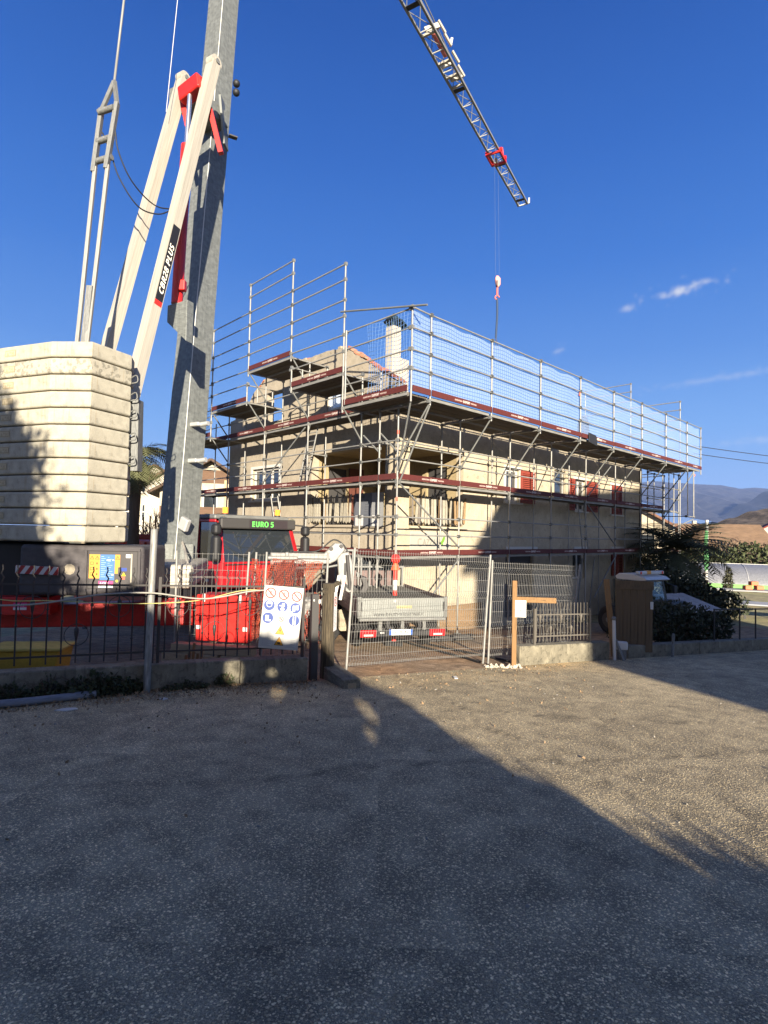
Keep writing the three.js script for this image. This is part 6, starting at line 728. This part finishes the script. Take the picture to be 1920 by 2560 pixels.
{
  const a = gableHouse('far_house', 'white gabled house with a balcony seen beside the counterweights', [-24.3, -.95, -60], .1, 8.6, 9, 5.6, 3.3, [.72, .66, .52], [.5, .28, .16], [[.5, 7.3, .7, .9], [.6, 4.8, .7, 1.5], [-2.4, 4.8, 1.4, 1.5]], .6); box(a, 'balcony_slab', [-1.6, 3.7, 5.2], [5.4, .22, 1.6], M.frameWhite); for (let i = 0; i < 14; i++) box(a, 'baluster', [-4.2 + i * .4, 4.3, 5.95], [.07, 1.0, .05], M.white); box(a, 'handrail', [-1.6, 4.85, 5.95], [5.4, .1, .08], M.white); const aw = box(a, 'awning', [-2.6, 5.9, 5.3], [3.0, .06, 1.7], M.steelDark); aw.rotation.x = .35; for (const x of [-3.8, -1.6, .6]) pipe(a, 'balcony_post', [x, 0, 5.8], [x, 3.6, 5.8], .16, M.frameWhite);
  gableHouse('far_house', 'brown roofed house behind the white gabled house', [-33, -.95, -78], .6, 12, 10, 8.2, 3.2, [.6, .55, .48], [.2, .09, .06], [[-2, 6, 1, 1.3], [2, 6, 1, 1.3]], .6);
  const c = gableHouse('far_house', 'chalet with timber balconies and cream walls beyond the scaffold', [-14.2, -.95, -47], .25, 7.2, 8, 6.2, 2.2, [.7, .64, .52], [.16, .1, .065], [[-2, 5.6, .9, 1.3], [0, 5.6, .9, 1.3], [2, 5.6, .9, 1.3], [-2, 2.9, .9, 1.3], [.2, 2.9, .9, 1.3], [2.2, 2.9, .9, 1.3]], .9); const tm = mat([.14, .075, .04], { map: grain }); for (const y of [4.5]) { box(c, 'timber_balcony', [0, y, 4.7], [7, .9, .1], tm); box(c, 'balcony_floor', [0, y - .4, 4.4], [7, .15, .8], tm); } box(c, 'gable_cladding', [0, 7.3, 4.03], [3.6, 1.0, .05], tm); for (const x of [-3.2, -1.1, 1.1, 3.2]) box(c, 'timber_post', [x, 5.7, 4.7], [.16, 2.6, .16], mat([.45, .3, .16]));
  gableHouse('far_house', 'pale house with shutters left of the chalet', [-18.4, -.95, -52], .2, 5, 8, 7.0, 1.6, [.74, .7, .62], [.22, .12, .08], [[1.2, 4.6, .8, 1.3], [-.8, 4.6, .8, 1.3], [1.2, 1.9, .8, 1.3]], .5);
  const b = gableHouse('far_house', 'low building with a wide brown roof beyond the flagpole', [45.5, -.95, -78], -.2 + Math.PI / 2, 9, 9, 2.9, 2.4, [.24, .2, .15], [.24, .15, .085], [], 1.0); rbox(b, 'chimney', [2.2, 5.2, -2], [.5, 1.6, .5], M.chimney, .02);
  gableHouse('far_house', 'white house with a red roof at the right edge', [57, -.95, -80], -.5, 8, 9, 4.6, 2.4, [.76, .72, .66], [.4, .09, .06], [[-1.6, 3.4, .9, 1.4], [1.4, 3.4, .9, 1.4]], .7);
  gableHouse('far_house', 'far pale house glimpsed between the scaffold poles', [22, -.95, -52], -.3, 7, 8, 4.2, 2, [.7, .62, .48], [.3, .15, .09], [[-1.6, 3, .9, 1.2], [1.4, 3, .9, 1.2]], .6);
  const sh = thing('garden_shed_roof', 'small grey shed roof beside the palm', 'shed', [10.95, gy(-20.5) - .1, -20.6], .5); sh.scale.setScalar(.8); rbox(sh, 'wall', [0, .55, 0], [1.7, 1.1, 1.5], mat([.3, .27, .22], { map: plasterT }), .01); const rf = rbox(sh, 'roof', [0, 1.25, .1], [2.1, .06, 2.0], mat([.42, .4, .38], { map: grain }), .01); rf.rotation.x = .28;
}
for (const [dx, y] of [[0, 3.45], [0, 3.2]]) { const a = V(19.6, 8.3 - (y === 3.2 ? .5 : 0), -36), pts = range(0, 1, 10).map(t => V(t * 30, -1.2 * Math.sin(Math.PI * t) + t * 1.5, -6 * t)); const w = mesh(tubeGeo(pts, .022, 30, 5), M.black, 'overhead_wire'); w.position.copy(a); tag(w, y === 3.45 ? 'upper overhead wire crossing to the right edge' : 'lower overhead wire crossing to the right edge', 'wire', 'overhead wires'); }
// ------------------------------------------------------------ what stands behind the camera and shades the road
{
  // neighbour's house, behind and to the right: one long roof slope rising to the right
  const t = thing('neighbour_house', 'tall plastered house behind the viewpoint whose shadow lies on the right', 'house', [14.6, gy(9), 13], 0, 'houses round about'), y0 = gy(9), sh = new THREE.Shape([[-5.35, 0], [5.5, 0], [5.5, 14.0 - y0], [5.2, 14.1 - y0], [-5.35, 10.62 - y0]].map(p => new THREE.Vector2(...p)));
  mesh(new THREE.ExtrudeGeometry(sh, { depth: 10, bevelEnabled: false }).translate(0, 0, -5), mat([.5, .45, .36], { map: plasterT, roughness: .95 }), 'wall', t); const L = Math.hypot(11.4, 3.75), rf = rbox(t, 'roof_slope', [-.2, (10.62 + 14.1) / 2 - y0 + .03, 0], [L, .2, 11], mat([.3, .14, .09], { map: tilesT, roughness: .9 }), .03); rf.rotation.z = Math.atan2(3.48, 10.55);
  for (const x of [-3, 0, 3]) for (const y of [1.6, 4.6, 7.6]) { const g = new THREE.Group(); g.name = 'window'; t.add(g); box(g, 'frame', [x, y, -5.02], [1.1, 1.5, .06], M.frameWhite); box(g, 'pane', [x, y, -5.06], [.94, 1.34, .03], M.darkGlass); }
}
{ // tall garden hedge close behind, with a few thin spots, and a broad evergreen to its left
  const z = 3.5, y0 = gy(z), h = thing('garden_hedge', 'tall evergreen hedge behind the viewpoint that shades the road', 'hedge', [.92, y0, z]), rr = mulberry(611); const prof = [[-3.4, 4.3], [-2.4, 4.6], [-1.8, 4.75], [-1.45, 4.2], [-1.0, 3.9], [-.5, 3.85], [0, 3.95], [.5, 3.8], [1.0, 3.9], [1.4, 3.42], [1.72, 3.22], [2.0, 3.06], [2.15, 2.88], [2.28, 2.64], [2.44, 2.52], [2.66, 2.47], [2.76, 2.31], [2.86, 2.21], [3.04, 2.27], [3.3, 2.23], [3.42, 2.17], [3.48, 1.95], [3.52, 1.4], [3.58, y0]];
  const s = new THREE.Shape([[-3.4, y0 - .1], ...prof.map(([x, y]) => [x, Math.max(y0 - .1, y - .06)]).reverse().reverse()].map(([x, y]) => new THREE.Vector2(x - .8, y - y0))); for (const [cx, cy, a, b] of [[-.24, 3.3, .13, .2], [.42, 3.02, .11, .08], [.3, 3.3, .07, .06], [1.5, 2.86, .09, .13], [1.4, 2.66, .06, .06]]) { const p = new THREE.Path(); p.absellipse(cx - .8, cy - y0, a, b, 0, Math.PI * 2, true); s.holes.push(p); }
  mesh(new THREE.ExtrudeGeometry(s, { depth: .12, bevelEnabled: false }).translate(0, 0, -.06), leafMat([.03, .04, .018]), 'twig_mass', h);
  const l = []; for (let i = 0; i < 9000; i++) { const x = -3.4 + 7.2 * rr(); let k = 0; while (k < prof.length - 2 && x > prof[k + 1][0]) k++; const a = prof[k], b = prof[k + 1], top = a[1] + (b[1] - a[1]) * (x - a[0]) / (b[0] - a[0]); const y = y0 + (top - y0 + .03) * Math.sqrt(rr()); l.push([x - .8, y - y0, (rr() - .5) * .34]); } mesh(leafGeo(l, .032, 612), leafMat([.05, .065, .025]), 'foliage', h);
  const t = thing('evergreen_tree', 'broad evergreen tree behind the viewpoint on the left', 'tree', [-6.3, gy(4), 4]), L = []; blob(L, 14000, 0, 3.2, 0, 3.9, 3.1, 2.6, rr, .8); blob(L, 11000, -.2, 5.4, 0, 3.5, 2.4, 2.4, rr, .8); blob(L, 9000, -.5, 7.2, 0, 2.7, 2.6, 2, rr, .8); blob(L, 5000, -.9, 9.4, 0, 1.8, 2, 1.4, rr, .8); mesh(leafGeo(L, .085, 615), leafMat([.045, .06, .024]), 'crown', t); const core = new Bag(); for (const [x, y, r, ry] of [[0, 3.2, 3.45, 2.8], [-.2, 5.4, 3.1, 2.1], [-.5, 7.2, 2.3, 2.2], [-.9, 9.2, 1.4, 1.7]]) core.add(new THREE.SphereGeometry(1, 20, 14), new THREE.Matrix4().compose(V(x, y, 0), new THREE.Quaternion(), V(r, ry, r * .6))); core.build('inner_foliage', leafMat([.025, .032, .014]), t); pipe(t, 'trunk', [0, 0, 0], [-.4, 6, 0], .28, M.woodBark);
}
// ------------------------------------------------------------ render
const renderer = new THREE.WebGLRenderer({ antialias: true });
renderer.setSize(768, 1024); renderer.shadowMap.enabled = true;
renderer.toneMapping = THREE.LinearToneMapping; renderer.toneMappingExposure = EXPOSURE;
scene.fog = new THREE.FogExp2(0x86a4e0, 0.00005);
renderer.render(scene, camera);
